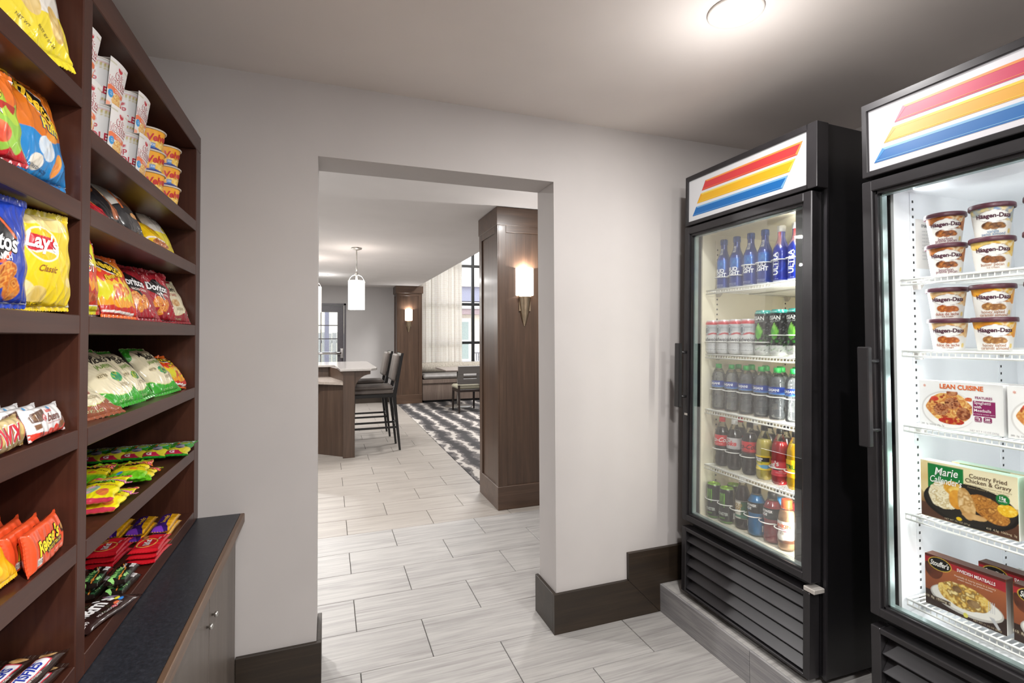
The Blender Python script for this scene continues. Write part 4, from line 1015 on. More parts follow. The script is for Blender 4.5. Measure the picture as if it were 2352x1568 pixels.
bdt = [('Budweiser', .545, .42, .115, '33373c', 0, .012, .1), ('KING OF BEERS', .54, .325, .03, '6f7478'), ('This is the famous Budweiser beer. We know', .52, .265, .026, '888c90', 0, 0, .3), ('of no brand produced by any other brewer', .52, .225, .026, '888c90', 0, 0, .3), ('GENUINE', .58, .77, .04, '8c9298'), ('Anheuser-Busch, Inc.', .52, .12, .035, '70757a', 0, 0, .4), ('BREWED IN THE USA', .52, .18, .026, '9a9ea2')]
P_bd = can(.158, .0335, bd, bdt)
el = [('fill', '15181a'), ('rect', 0, .925, 1, 1, '1d8f86'), ('speck', .0, .22, .8, 300, 'cfd2d0'), ('wave', .10, .05, 9, 'c9ccca'), ('speck', .1, .45, .16, 420, '5aa83a'), ('speck', .2, .9, .10, 380, 'c3c8c6'), ('ell', .25, .6, .085, .33, 'c4c8c6'), ('ell', .82, .5, .09, .36, 'c4c8c6'), ('speck', .25, .9, .2, 300, '23282a'),
      ('poly', [(.50, .70), (.545, .62), (.575, .50), (.55, .40), (.50, .345), (.45, .40), (.425, .50), (.455, .62)], '63b83c'), ('poly', [(.50, .72), (.535, .62), (.50, .55), (.465, .62)], '8fd45a'), ('poly', [(.455, .62), (.50, .53), (.45, .46), (.42, .52)], '4c9f30'), ('poly', [(.545, .62), (.50, .53), (.55, .46), (.58, .52)], '7ccb4c'), ('poly', [(.50, .52), (.54, .44), (.50, .36), (.46, .44)], '57ab36'), ('ell', .44, .30, .03, .03, '2e7a2a'), ('ell', .55, .31, .028, .03, '2e7a2a')]
elt = [('ELYSIAN', .44, .82, .085, 'e3e6e4', 0, .02), ('SPACE DUST', .50, .745, .035, 'b9c2bf', 6, 0, .2), ('IPA 8.2% ALC', .47, .955, .028, 'cfeee8')]
P_el = can(.192, .0365, el, elt)
for i, y in enumerate([-.062, -.137, -.213, -.288]):
    place(P_bd, at(MC1, .118, y, SH1[1]+.003, -14), f'{nm[i]} silver and red beer can in the front row of the second cooler shelf', 'silver and red beer cans')
for i, y in enumerate([-.112, -.187, -.262, -.337]):
    place(P_bd, at(MC1, .192, y, SH1[1]+.003, -5), f'{nm[i]} silver and red beer can in the rear row of the second cooler shelf', 'rear silver and red beer cans')
for i, (y, q) in enumerate(zip([-.368, -.452, -.536], ['left', 'middle', 'right'])):
    place(P_el, at(MC1, .123, y, SH1[1]+.003, -8), f'{q} tall black and silver can with a green hop picture on the second cooler shelf', 'green hop picture cans')
for y, q in ((-.42, 'left'), (-.505, 'right')): place(P_el, at(MC1, .205, y, SH1[1]+.003, 10), q+' tall hop can in the rear row of the second cooler shelf', 'rear green hop cans')

# --- plastic bottles: shell, liquid, label, cap
def pet_bottle(prof, fill_z, liq, cap, lab, texts, lz, capz, capr=.0135, caph=.017, name='plastic_bottle', shell='pet', lrot=0, lnoise=0):
    t = proto(name, 'bottle'); rf = smooth_profile(prof); H = prof[-1][1]
    zs = np.linspace(0, H, 60); rib = lambda z: rf(z)+(.0007*np.sin(z*420) if lnoise else 0)
    P = MB().lathe([(float(rib(z)), float(z)) for z in zs], 36, caps=False).lathe([(.0001, .006), (.012, .004), (float(rf(0)), 0)], 36, caps=False)
    P.build('bottle_shell', M[shell], t)
    if liq: MB().lathe([(.0001, .004)]+[(max(float(rib(z))-.0012, .001), float(z)) for z in np.linspace(.003, fill_z, 40)]+[(.0001, fill_z)], 36, caps=False).build('liquid', M[liq], t)
    if lab:
        o, S = lathe_np(lambda z: rf(z)+.0009, np.linspace(lz[0], lz[1], 24), 48, lab, lz[0], lz[1], 'label', 'label', t)
        S.prints(texts, 'lettering', M['ink'], o)
    MB().lathe([(capr, capz), (capr*1.03, capz+.002), (capr, capz+caph-.002), (capr*.9, capz+caph), (.0001, capz+caph)], 24, caps=False).lathe([(capr*1.1, capz-.004), (capr*1.1, capz-.001), (.0001, capz-.001)], 24, caps=False).build('cap', M[cap], t)
    return t
wprof = [(.026, 0), (.031, .008), (.031, .03), (.0295, .045), (.031, .07), (.0295, .09), (.0315, .105), (.0315, .135), (.0315, .150), (.029, .165), (.020, .188), (.0125, .199), (.0125, .205)]
M['water'] = thin_glass('water', (.965, .98, .985, 1), .0, 1.1, .16, bmp=.5)
P_wt = pet_bottle(wprof, .178, 'water', 'cap_g', [('fill', '1f3f9c'), ('wave', .25, .08, 10, '2f6fc0'), ('rect', 0, 0, 1, .05, '8fb3dc')], [('DASANI', .49, .60, .36, 'f4f7fb', 0, .03), ('PURIFIED WATER', .49, .25, .10, 'cfdcf0')], (.106, .136), .199, name='water_bottle', lnoise=1)
for i, (y, q) in enumerate(zip([-.093, -.177, -.266, -.352, -.436, -.518], ['leftmost', 'second', 'third', 'fourth', 'fifth', 'sixth'])):
    place(P_wt, at(MC1, .128, y, SH1[2]+.003, -16 if i < 5 else -14), f'{q} green-capped water bottle in the front row of the third cooler shelf', 'front row of water bottles')
for r in (1, 2):
    for i in range(6): place(P_wt, at(MC1, .128+.072*r, -.135-.0835*i-.008*r, SH1[2]+.003, 8), f"green-capped water bottle, {('', 'second', 'third')[r]} row, {('first', 'second', 'third', 'fourth', 'fifth', 'sixth')[i]} from the left, third cooler shelf", 'rear rows of water bottles')

cprof = [(.024, 0), (.031, .012), (.033, .035), (.029, .062), (.0315, .085), (.033, .10), (.033, .145), (.031, .16), (.020, .19), (.0125, .208), (.0125, .218)]
def soda(liq, cap, lab, texts, lz=(.098, .148)): return pet_bottle(cprof, .182, liq, cap, lab, texts, lz, .212, name='soda_bottle')
S_a = soda('cola', 'cap_r', [('fill', 'd3262f'), ('rect', 0, 0, 1, .06, 'b51e26')], [('Coca-Cola', .49, .58, .42, 'f6f2f0', 0, .01, .45), ('ORIGINAL TASTE', .49, .18, .10, 'f0c8c8')])
S_b = soda('cola', 'cap_w', [('fill', 'c9c6c8'), ('rect', 0, 0, 1, .05, 'a8a5a8')], [('Diet', .47, .84, .14, 'd3262f', 0, 0, .3), ('Coke', .49, .52, .44, 'd8323a', 0, .04, .2), ('0 CALORIES', .6, .14, .09, '7a787a')])
S_c = soda('cola', 'cap_k', [('fill', 'd3262f'), ('rect', 0, 0, 1, .1, '2a1416')], [('Coca-Cola', .49, .58, .42, '241416', 0, .01, .45), ('ZERO SUGAR', .49, .22, .12, '241416')])
S_d = pet_bottle(cprof, .172, 'lemon', 'cap_k', [('fill', 'f1cf2e'), ('wave', .42, .10, 9, '6fb3d8'), ('wave', .22, .10, 7, 'f4dd4a'), ('rect', .30, .50, .70, .92, '16181a'), ('rect', .30, .44, .70, .56, 'e9e23a'), ('rect', 0, .9, 1, 1, 'f1cf2e')], [('Minute', .48, .80, .15, 'f4f4f2', 0, .03), ('Maid', .48, .66, .15, 'f4f4f2', 0, .03), ('LEMONADE', .48, .50, .07, '1e5a2c', 0, .02)], (.045, .105), .212, name='juice_bottle')
S_e = pet_bottle(cprof, .176, 'punch', 'cap_k', [('fill', 'e04a58'), ('rect', 0, .92, 1, 1, 'b8323e'), ('rect', .42, .36, .60, .46, '3a3d44')], [("ng's", .47, .72, .34, 'f6f0ee', 20, .03, .3), ('RED', .6, .34, .10, 'f4d0d2'), ('CREAM SODA', .6, .22, .08, 'f4d0d2')], (.04, .10), .212, name='juice_bottle')
S_f = pet_bottle(cprof, .18, 'yell', 'cap_k', [('fill', 'f0c419'), ('wave', .4, .1, 8, 'e8a010')], [('CITRUS', .46, .6, .25, '1e6b30', 0, .04)], (.05, .12), .212, name='juice_bottle')
for p_, y, q in ((S_a, -.119, 'red-capped cola bottle with red label on the fourth cooler shelf'), (S_b, -.198, 'white-capped cola bottle with silver label on the fourth cooler shelf'), (S_c, -.289, 'black-capped cola bottle with red and black label on the fourth cooler shelf'),
                 (S_d, -.370, 'pale lemonade bottle with yellow and black label on the fourth cooler shelf'), (S_e, -.452, 'bright red soda bottle with pink label on the fourth cooler shelf'), (S_f, -.528, 'yellow drink bottle half hidden by the lamp cover, fourth cooler shelf')):
    place(p_, at(MC1, .128, y, SH1[3]+.003, -12), q, 'soft drink bottles on the fourth cooler shelf')
for y, p_ in ((-.15, S_a), (-.24, S_b), (-.325, S_c), (-.41, S_c), (-.50, S_e)):
    place(p_, at(MC1, .205, y, SH1[3]+.003, 10), {-.15: 'red-capped cola bottle standing in the rear row of the fourth cooler shelf', -.24: 'white-capped silver-label bottle in the rear row of the fourth cooler shelf', -.325: 'black-capped cola in the rear row behind the zero sugar cola', -.41: 'black-capped cola in the rear row behind the lemonade', -.50: 'red soda bottle in the rear row behind the front red soda'}[y], 'rear row of soft drinks')

FL1 = .366
M['lime'] = simple('lime_lid', '9ccc2c', .35, metal=.5)
mo = [('fill', '121413'), ('rect', 0, .0, 1, .04, '6aa83a'), ('rect', 0, .975, 1, 1, '8cc63a'), ('speck', 0, .95, .10, 200, '1e2220')]
for k, (a, b) in enumerate(((.425, .455), (.475, .505), (.525, .555))):
    mo += [('poly', [(a, .84), (b, .86), (b-.005, .52+.05*(k == 1)), (b-.015, .44-.04*(k == 0)), (a+.010, .50), (a+.006, .78)], '7cc43c')]
P_mo = can(.158, .0335, mo, [('MONSTER', .50, .27, .085, 'c9cfc8', 0, .03, 0, None, .26), ('ENERGY', .50, .15, .04, '7cc43c')], 'lime', 'energy_can')
tprof = [(.028, 0), (.031, .006), (.031, .05), (.0305, .14), (.028, .16), (.018, .19), (.015, .203), (.015, .212)]
P_gp = pet_bottle(tprof, .185, 'tea', 'cap_w', [('fill', 'e4e0d4'), ('rect', .55, 0, .8, 1, '1f5a34'), ('rect', 0, .08, 1, .2, '2f7a60'), ('rect', 0, .95, 1, 1, '1c1210')], [('GOLD', .47, .74, .16, 'b08d2f', 0, .03), ('PEAK', .47, .56, .16, 'b08d2f', 0, .03), ('TEA', .45, .36, .08, '4a4a40')], (.045, .125), .207, .0165, .02, name='tea_bottle')
pprof = [(.030, 0), (.0345, .01), (.034, .05), (.0325, .075), (.0345, .095), (.035, .13), (.033, .15), (.022, .172), (.0165, .18), (.0165, .186)]
def sport(liq, c): return pet_bottle(pprof, .168, liq, 'cap_k', [('fill', '191a1d'), ('rect', 0, .2, .45, .26, c), ('rect', 0, .93, 1, 1, c)], [('POWER', .485, .66, .22, 'f2f2f2', 0, .05, .15), ('ADE', .44, .38, .22, 'f2f2f2', 0, .05, .15)], (.098, .146), .182, .018, .022, name='sports_bottle')
P_pb, P_pr = sport('blue', '2a8fd0'), sport('redd', 'c03a3a')
dprof = [(.029, 0), (.033, .008), (.033, .05), (.029, .07), (.033, .10), (.0325, .13), (.026, .155), (.019, .165), (.019, .172)]
P_dk = pet_bottle(dprof, .155, 'coffee', 'cap_o', [('fill', 'efe9e2'), ('wave', .2, .08, 9, '6e4530')], [('DUNKIN', .47, .78, .17, 'e8622a', 0, .05), ('COFFEE', .47, .58, .12, 'c2306e', 0, .03), ('ICED', .5, .42, .08, '7a5a48')], (.03, .115), .167, .020, .032, name='coffee_bottle')
for p_, y, x, q in ((P_mo, -.078, .118, 'left black energy drink can with green claw mark on the cooler floor'), (P_mo, -.158, .122, 'right black energy drink can with green claw mark on the cooler floor'), (P_gp, -.238, .14, 'dark tea bottle with white cap on the cooler floor'),
                 (P_pb, -.322, .135, 'blue sports drink bottle with black label on the cooler floor'), (P_pr, -.405, .138, 'red sports drink bottle with black label on the cooler floor'), (P_dk, -.485, .13, 'milk coffee bottle with orange cap on the cooler floor'),
                 (P_mo, -.12, .20, 'black energy drink can in the second row on the cooler floor'), (P_pb, -.37, .215, 'blue sports drink bottle in the second row on the cooler floor'), (P_pr, -.455, .215, 'red sports drink bottle in the second row on the cooler floor')):
    place(p_, at(MC1, x, y, FL1, -12), q, 'drinks on the cooler floor')

# white lane fronts (curved plastic guards) in front of the bottles
def lane_guards(sh, ys, z, x=.088, r=.037):
    b = MB()
    for i, y in enumerate(ys):
        b2 = MB().tube([(x+.036-.036*math.sin(a)*1.0, y+r*math.cos(a), z) for a in [PI*k/10 for k in range(11)]], .0022, 6)
        b2.build('lane_guard', M['wire'], sh)
    d = MB()
    for y in ys: d.box((x+.045, y+r+.002, z-.06), (x+.50, y+r+.0035, z-.035))
    d.build('lane_divider', M['wire'], sh)
shs = [c for c in c1.children if c.name.startswith('shelf') and not c.name.startswith('shelf_standard')]
lane_guards(shs[0], [-.121, -.204], SH1[0]+.056); lane_guards(shs[0], [-.289, -.369, -.455, -.528], SH1[0]+.093)
lane_guards(shs[1], [-.062, -.137, -.213, -.288, -.368], SH1[1]+.058, .080); lane_guards(shs[1], [-.452, -.536], SH1[1]+.088, .082)
lane_guards(shs[2], [-.093, -.177, -.266, -.352, -.436, -.518], SH1[2]+.098, .088)
lane_guards(shs[3], [-.119, -.198, -.289], SH1[3]+.085, .086); lane_guards(shs[3], [-.452, -.528], SH1[3]+.075, .086)
fl = link('floor_rack', MB().tube([(.09, -.05, FL1-.002), (.09, -.66, FL1-.002)], .002, 6).mesh('floor_rack', M['wire']), c1)
lane_guards(fl, [-.078, -.158, -.238, -.322, -.405, -.485], FL1+.085, .080)

# --- ice cream tubs
def tub(spec, texts):
    t = proto('ice_cream_tub', 'ice cream tub'); h = .094
    rf = profile([(.036, 0), (.046, .082), (.0465, .084)])
    o, S = lathe_np(rf, np.linspace(0, .084, 50), 110, spec, 0, .084, 'tub_body', 'paper', t)
    MB().lathe([(.0475, .079), (.0505, .079), (.0512, .082), (.0508, .090), (.0495, .092), (.0485, .0905), (.0001, .0905)], 48, caps=False).build('lid', M['lid'], t)
    o2 = MB().lathe([(.034, .001), (.0001, .001)], 32, caps=False).build('tub_base', M['wire'], t)
    S.prints(texts, 'lettering', M['ink'], t); return t
M['lid'] = simple('maroon_lid', '5c2f3d', .4, var=.03)
def tubspec(top, sw, nuts, bg='f2efeb'):
    s = [('fill', bg), ('wave', .98, .0, 1, bg), ('blob', .40, .86, .16, .2, [top, sw, top], 60, 3), ('blob', .62, .80, .14, .32, [top, sw, 'f7e6c4', top], 55, 5), ('blob', .68, .62, .06, .18, [sw, top], 60, 9),
         ('blob', .43, .36, .055, .12, nuts, 150, 7), ('blob', .49, .33, .05, .11, nuts, 160, 8), ('blob', .545, .35, .05, .10, nuts, 160, 9, -20),
         ('ell', .485, .66, .135, .19, '8c6a78'), ('ell', .485, .66, .131, .178, 'fbfaf9'), ('ell', .485, .84, .02, .03, 'fbfaf9'), ('ell', .485, .48, .02, .03, 'fbfaf9'), ('rect', .73, .05, .80, .92, 'f4f3f1'), ('blob', .64, .16, .02, .08, ['f3d98c', 'e8c25c'], 80, 2)]
    for i in range(16): s.append(('rect', .735, .08+i*.05, .795, .085+i*.05+(.012 if i % 5 == 0 else 0), '3c3c3e'))
    return s
TT = [('Häagen-Dazs', .485, .655, .135, '4f1c34', 0, .045)]
def nm2(a, b=None, col='b0714a'):
    r = [(a, .475, .17, .10, col, 0, .01)]
    if b: r.append((b, .48, .085, .10, col, 0, .01))
    else: r.append(('ice cream', .48, .085, .07, col))
    return TT+r
T_bp = tub(tubspec('d98338', '9c5a26', ['4d2a1c', '8c4f2c', 'c47a3c']), nm2('bourbon', 'praline pecan', '8a5a6a'))
T_va = tub(tubspec('8fa9cf', 'e8cf8c', ['4a2c1e', '8a5a34', 'a87848']), nm2('vanilla', 'swiss almond', '7c98b8'))
T_bt = tub(tubspec('e8b53c', 'f2d98c', ['5c3826', 'a8683a', '6e4228']), nm2('butter pecan', None, 'b88a70'))
T_du = tub(tubspec('e0a45c', 'f0cf9c', ['c4682c', 'a04f22', 'e08c44']), nm2('dulce de leche', None, 'b06a58'))
T_hs = tub(tubspec('f2b41c', 'e08a2c', ['b07a44', '8c5a30', 'd8a868']), nm2('honey salted', 'caramel almond', 'b88a70'))
def rowlab(a, b): return f'{a} ice cream tub {b}'
A = .0915
for p_, x, y, z, yaw, lb in ((T_bp, .135, -.150, SH2[0], -38, 'lower pecan praline tub, left stack on the top freezer shelf'), (T_bp, .135, -.150, SH2[0]+A, -38, 'upper pecan praline tub, left stack on the top freezer shelf'),
        (T_bt, .140, -.262, SH2[0], -36, 'lower yellow butter pecan tub, second stack on the top freezer shelf'), (T_va, .135, -.266, SH2[0]+A, -38, 'upper blue swirl vanilla tub, second stack on the top freezer shelf'),
        (T_bt, .140, -.385, SH2[0], -34, 'lower butter pecan tub at the right edge of the top freezer shelf'), (T_va, .14, -.388, SH2[0]+A, -36, 'upper vanilla tub at the right edge of the top freezer shelf'),
        (T_du, .135, -.152, SH2[1], -34, 'lower caramel tub, left stack on the second freezer shelf'), (T_du, .135, -.150, SH2[1]+A, -38, 'upper caramel tub, left stack on the second freezer shelf'),
        (T_hs, .137, -.264, SH2[1], -34, 'lower honey almond tub, second stack on the second freezer shelf'), (T_hs, .137, -.262, SH2[1]+A, -36, 'upper honey almond tub, second stack on the second freezer shelf'),
        (T_bt, .14, -.388, SH2[1], -34, 'lower yellow tub at the right edge of the second freezer shelf'), (T_du, .14, -.385, SH2[1]+A, -34, 'upper caramel tub at the right edge of the second freezer shelf'),
        (T_va, .30, -.43, SH2[0], -10, 'blue swirl tub standing at the back of the top freezer shelf'), (T_bt, .30, -.43, SH2[1], -10, 'yellow tub standing at the back of the second freezer shelf')):
    place(p_, at(MC2, x, y, z+.002, yaw), lb, 'ice cream tubs in the freezer')

# --- frozen meal cartons
def carton(w_, h_, d_, spec, texts, side, top, name='frozen_meal_box', side_texts=()):
    t = proto(name, 'food box')
    F_ = Flat(w_, h_, x=d_/2)
    P, F, C = F_.grid(150, 96, spec)
    b = MB(); b.box((-d_/2, -w_/2, 0), (d_/2-.0004, w_/2, h_), 0, .0012); n = len(P)
    V = np.vstack([P, np.array(b.v)]); F = F+[tuple(i+n for i in q) for q in b.f]
    Cb = np.tile(s2l(hexc(side)), (len(b.v), 1)); zz = np.array(b.v)[:, 2]; Cb[zz > h_-.002] = s2l(hexc(top))
    link('carton', mesh_np('carton', V, F, np.vstack([C, Cb]), M['paper'], False), t)
    F_.prints(texts, 'lettering', M['ink'], t)
    SD = Flat(d_, h_, x=0, y=w_/2, axis='y', sgn=1)
    if side_texts: SD.prints(side_texts, 'side_lettering', M['ink'], t)
    return t
PAS = ['e0a850', 'f0cf8a', 'c8783a', 'e8bc6c', 'a8482a']
lc = [('fill', 'efeeee'), ('ell', .36, .40, .33, .40, 'd9d6d4'), ('ell', .37, .40, .32, .375, 'f4f2f0'), ('blob', .38, .44, .28, .31, PAS, 70, 3), ('blob', .28, .40, .09, .13, ['7a3a22', 'a8603a', 'c89068', '6a2e1a'], 160, 4), ('blob', .42, .55, .09, .12, ['7a3a22', 'a8603a', 'c89068', '6a2e1a'], 160, 5), ('blob', .55, .35, .085, .13, ['6e3420', '9c5634', 'c08860'], 160, 6), ('blob', .42, .77, .07, .07, ['8a4428', 'b87048', 'c89068'], 160, 7), ('blob', .40, .17, .16, .07, ['c8342c', 'a8281c', 'e0a850'], 120, 8), ('blob', .2, .62, .05, .05, ['c83a2c', 'e06048'], 120, 2), ('blob', .62, .66, .05, .04, ['c83a2c', 'e0a850'], 120, 12),
      ('rect', .655, .0, 1, 1, 'f1f0f0'), ('rect', .665, .34, .915, .65, '8f2660'), ('poly', [(.69, .33), (.755, .33), (.765, .31), (.765, .24), (.755, .22), (.69, .22), (.68, .24), (.68, .31)], '8f2660'), ('poly', [(.79, .33), (.865, .33), (.875, .31), (.875, .24), (.865, .22), (.79, .22), (.78, .24), (.78, .31)], '8f2660'), ('rect', .0, .80, 1, 1, 'f1f0f0')]
lct = [('LEAN CUISINE', .53, .90, .095, 'df6a30', 0, .03, 0, None, .74), ('FEATURES', .79, .715, .05, '8f2660', 0, .02, 0, None, .23), ('Spaghetti', .775, .605, .06, 'f6eef2', 0, .006, 0, None, .19), ('with', .72, .53, .055, 'f6eef2', 0, .02), ('Meatballs', .775, .46, .06, 'f6eef2', 0, .006, 0, None, .19), ('in a hearty tomato sauce', .79, .385, .028, 'ecd8e2'), ('17g', .722, .29, .045, 'f6eef2', 0, .03), ('PROTEIN', .722, .245, .02, 'f6eef2'), ('280', .828, .29, .045, 'f6eef2', 0, .03), ('CALORIES', .828, .245, .02, 'f6eef2'), ('NET WT 9 1/2 OZ (269g)', .79, .03, .035, 'a8a4a8'), ('280  2g  520mg  29g  7g', .17, .05, .035, '8c8a8a'), ('*', .075, .89, .10, 'df6a30', 0, .0, 0, None, .07)]
P_lc = carton(.205, .138, .032, lc, lct, 'f0efef', 'f6f6f6')
for p_, x, y, lb in ((P_lc, .125, -.188, 'front white frozen spaghetti meal box on the third freezer shelf'), (P_lc, .185, -.245, 'white frozen meal box behind the front spaghetti box'), (P_lc, .13, -.405, 'white frozen meal box at the right edge of the third freezer shelf')):
    place(p_, at(MC2, x, y, SH2[2]+.002, -3), lb, 'white frozen spaghetti meals')
mc = [('fill', 'ecdfb4'), ('grad', .0, .25, '4a2c1e', '5a3826'), ('grad', .25, .55, '8a6238', 'dcc58c'), ('rect', .55, .5, 1, 1, 'efe4c0'), ('blob', .06, .7, .1, .3, ['d8b070', 'e6cf98'], 20, 3), ('rect', .085, .50, .475, .96, '0f7a38'), ('ell', .52, .36, .49, .36, '141210'), ('ell', .52, .37, .46, .325, '26221e'),
      ('blob', .26, .44, .17, .24, ['e8d8b0', 'f4ecd2', 'c8b07a', 'f8f2e0'], 110, 4), ('blob', .36, .60, .10, .12, ['e8b84c', 'd89a30', 'f0cc6c'], 60, 6), ('blob', .40, .42, .09, .16, ['e8a83c', 'd08a2c'], 60, 8), ('blob', .73, .38, .22, .17, ['a86a28', 'c88a3c', '8c5420', 'd8a050'], 120, 7, -32), ('blob', .90, .44, .09, .10, ['f4c83c', 'e8b01c', 'f8dc6c'], 130, 9), ('blob', .50, .38, .085, .27, ['c89a5c', 'e0bc84', 'b88848', 'e8cc9c'], 60, 10, 12), ('blob', .58, .20, .13, .05, ['d8b078', 'c89a60'], 60, 11), ('ell', .42, .10, .03, .03, 'e8c020'), ('ell', .86, .60, .065, .085, '0f7a38')]
mct = [('Marie', .29, .85, .14, 'f6f6f2', 4, .012, .3, None, .26), ('Callender\'s', .285, .70, .12, 'f6f6f2', 0, .012, .3, None, .35), ('Country Fried', .72, .87, .07, '5a4632', 0, .01), ('Chicken & Gravy', .72, .785, .07, '5a4632', 0, .01), ('Breaded White Meat Chicken with Creamy', .72, .72, .028, '9a8a68'), ('Mashed Potatoes & Home-Style Gravy', .72, .68, .028, '9a8a68'), ('15g', .86, .615, .05, 'f4f4f0', 0, .03), ('PROTEIN', .86, .57, .022, 'f4f4f0', 0, .01), ('410  4.5g  1060mg  3g', .84, .07, .035, 'd8c8a8'), ('NET WT 13.1 OZ (371g)', .40, .045, .028, 'c8b898')]
P_mc = carton(.232, .168, .036, mc, mct, 'f3f1ea', 'c6e0cc', side_texts=())
MS = Flat(.036, .168, x=0, y=.116, axis='y', sgn=1)
P_fe = carton(.232, .168, .036, mc[:5]+[('rect', .085, .50, .60, .99, '0f7a38')], [('Marie Callender\'s', .32, .80, .10, 'f6f6f2', 0, .03, .3), ('Fettuccini with', .80, .90, .06, '5a4632'), ('Chicken', .8, .82, .06, '5a4632')], 'f3f1ea', 'c6e0cc')
place(P_mc, at(MC2, .125, -.202, SH2[3]+.002, -3), 'large green and cream fried chicken meal box on the fourth freezer shelf', 'green and cream frozen meals')
place(P_fe, at(MC2, .18, -.255, SH2[3]+.002, -2), 'cream frozen pasta meal box behind the fried chicken box', 'green and cream frozen meals')
place(P_mc, at(MC2, .14, -.452, SH2[3]+.002, -4), 'green and cream meal box at the right edge of the fourth freezer shelf', 'green and cream frozen meals')
st = [('fill', '3a2018'), ('grad', .0, .3, '2e1a14', '33201a'), ('grad', .3, 1, '8a4a2c', 'b8683c'), ('blob', .12, .75, .12, .2, ['6a3420', '3a1e14'], 30, 2), ('poly', [(0, .84), (.25, .86), (1, .77), (1, .95), (.6, 1), (0, 1)], 'a8202c'), ('rect', 0, .95, 1, 1, '5a2018'), ('ell', .52, .30, .45, .245, 'c4c0ba'), ('ell', .52, .315, .43, .215, 'efece6'), ('blob', .50, .40, .33, .23, ['e8c05c', 'f0d888', 'c8963c', '8a6a34', 'f4e0a0'], 90, 5), ('blob', .42, .5, .06, .06, ['6a4a2c', '8a6a44'], 100, 6), ('blob', .62, .34, .08, .07, ['7a5a38', 'a8885c'], 100, 7), ('ell', .20, .86, .155, .13, 'd8b840'), ('ell', .20, .86, .145, .118, '121010'), ('rect', .02, .12, .33, .20, '4a3a2c'), ('ell', .52, .07, .03, .045, 'd8d060')]
for k in range(4): st.append(('rect', .795+k*.022, .30, .803+k*.022, .50, 'c8c8cc'))
st += [('poly', [(.80, .22), (.86, .22), (.93, .06), (.90, .04)], 'c0c0c4')]
stt = [('Stouffer\'s', .20, .865, .10, 'f2f0ec', 0, .025, .3, None, .25), ('SWEDISH MEATBALLS', .655, .865, .06, 'f6f0ee', -2, .02, 0, None, .46), ('Meatballs & hearty pasta in a savory', .64, .75, .035, 'ecd8c8'), ('cream sauce, no preservatives', .64, .70, .035, 'ecd8c8'), ('510  8g  1050mg  6g', .17, .16, .045, 'e8dcc0'), ('NET WT 11 1/2 OZ (326g)', .78, .04, .03, 'c8b898')]
P_st = carton(.195, .150, .038, st, stt, 'e9e7e4', '4a2a1c')
place(P_st, at(MC2, .125, -.190, SH2[4]+.003, -3), 'front red and brown meatball meal box on the bottom freezer rack', 'red and brown frozen meatball meals')
place(P_st, at(MC2, .205, -.285, SH2[4]+.003, -2), 'red and brown meatball meal box standing behind the front one', 'red and brown frozen meatball meals')
place(P_st, at(MC2, .135, -.400, SH2[4]+.003, -3), 'red and brown meatball meal box at the right edge of the bottom rack', 'red and brown frozen meatball meals')
# ================================================================== snacks on the bookcase
CHIP = ['e8852a', 'f0a23c', 'c8641e', 'f4b85a', 'b85418']
def bagL(label, x, y, z, yaw, lean, roll, W_, H_, T, spec, texts, group, seed, fold=1.0, back='b9b9b9', lift=0):
    T *= .74
    if lean < 30 and yaw > -20: yaw -= 14
    sh = .09 if lean < 30 else .05
    if lean < 30: x -= .012
    lift += abs(math.sin(math.radians(roll)))*W_/2*math.cos(math.radians(min(lean, 90)))+max(0, T*.45*math.sin(math.radians(lean))-.25*H_*math.cos(math.radians(lean)))
    return snack_bag(label, frame_m((x, y, z), yaw, lean, roll, lift), W_, H_, T, spec, texts, back, seed, group, fold, shift=sh)
# ---- left bay, top shelf
sp = [('fill', 'e6e1d8'), ('arc', .30, .05, 'ecd63c'), ('blob', .20, .62, .16, .10, ['4a3226', '2e1e16', '8a6a4c'], 50, 3), ('blob', .52, .40, .16, .15, ['ecd49a', 'e0c078', 'f4e4b4'], 40, 4, 12), ('blob', .86, .26, .10, .12, ['e8c878', 'd8b060', 'f0d898'], 50, 5, 8), ('blob', .40, .60, .12, .07, ['5a4030', '7a5a40', 'f0ece6'], 50, 6), ('arc', .12, .03, 'f0dc30')]
bagL('white and yellow chip bag with chip pictures on the top left shelf', -.474, -1.105, 1.886, -10, 14, 4, .160, .255, .042, sp, [('0.5 OZ', .88, .56, .03, '5a4a3a'), ('PROTEIN', .22, .44, .028, '4a3a2c', 10), ('NET WT', .42, .17, .024, '7a6a2c', -25), ('BEST BY 07 24', .70, .14, .022, '6a5a20', -35)], 'bags on the top left shelf', 11)
# ---- left bay, second shelf
sp = [('fill', 'e8762a'), ('flame', .55, .12, 5, 'a8c83a'), ('wave', .52, .03, 14, '8fc63c'), ('rect', .0, .50, 1, .60, 'b8342a'), ('flame', .50, .08, 6, 'b6d84a'), ('wave', .44, .03, 12, '9acb4c'), ('blob', .30, .32, .20, .14, ['c8402c', 'e86a3c', 'b83020'], 60, 3), ('blob', .70, .28, .18, .11, ['d84a30', 'f08a5a'], 60, 4), ('ell', .5, .25, .13, .09, '8ade5a'), ('flame', .10, .07, 6, 'c8202c'), ('wave', .04, .02, 9, 'a81828')]
tx = [('Cheetos', .46, .74, .16, 'f6d436', -8, .05, .1, '181412'), ('Flamin Hot', .56, .55, .07, 'f4c430', 0, .03, .2, '5a1010'), ('LIMON', .66, .48, .05, 'f4f4ea', 0, .03, 0, '2e6a20')]
bagL('orange and green cheese-snack bag at the left frame edge, second left shelf', -.478, -1.245, 1.664, -3, 6, 3, .165, .150, .034, sp, tx, 'bags on the second left shelf', 12)
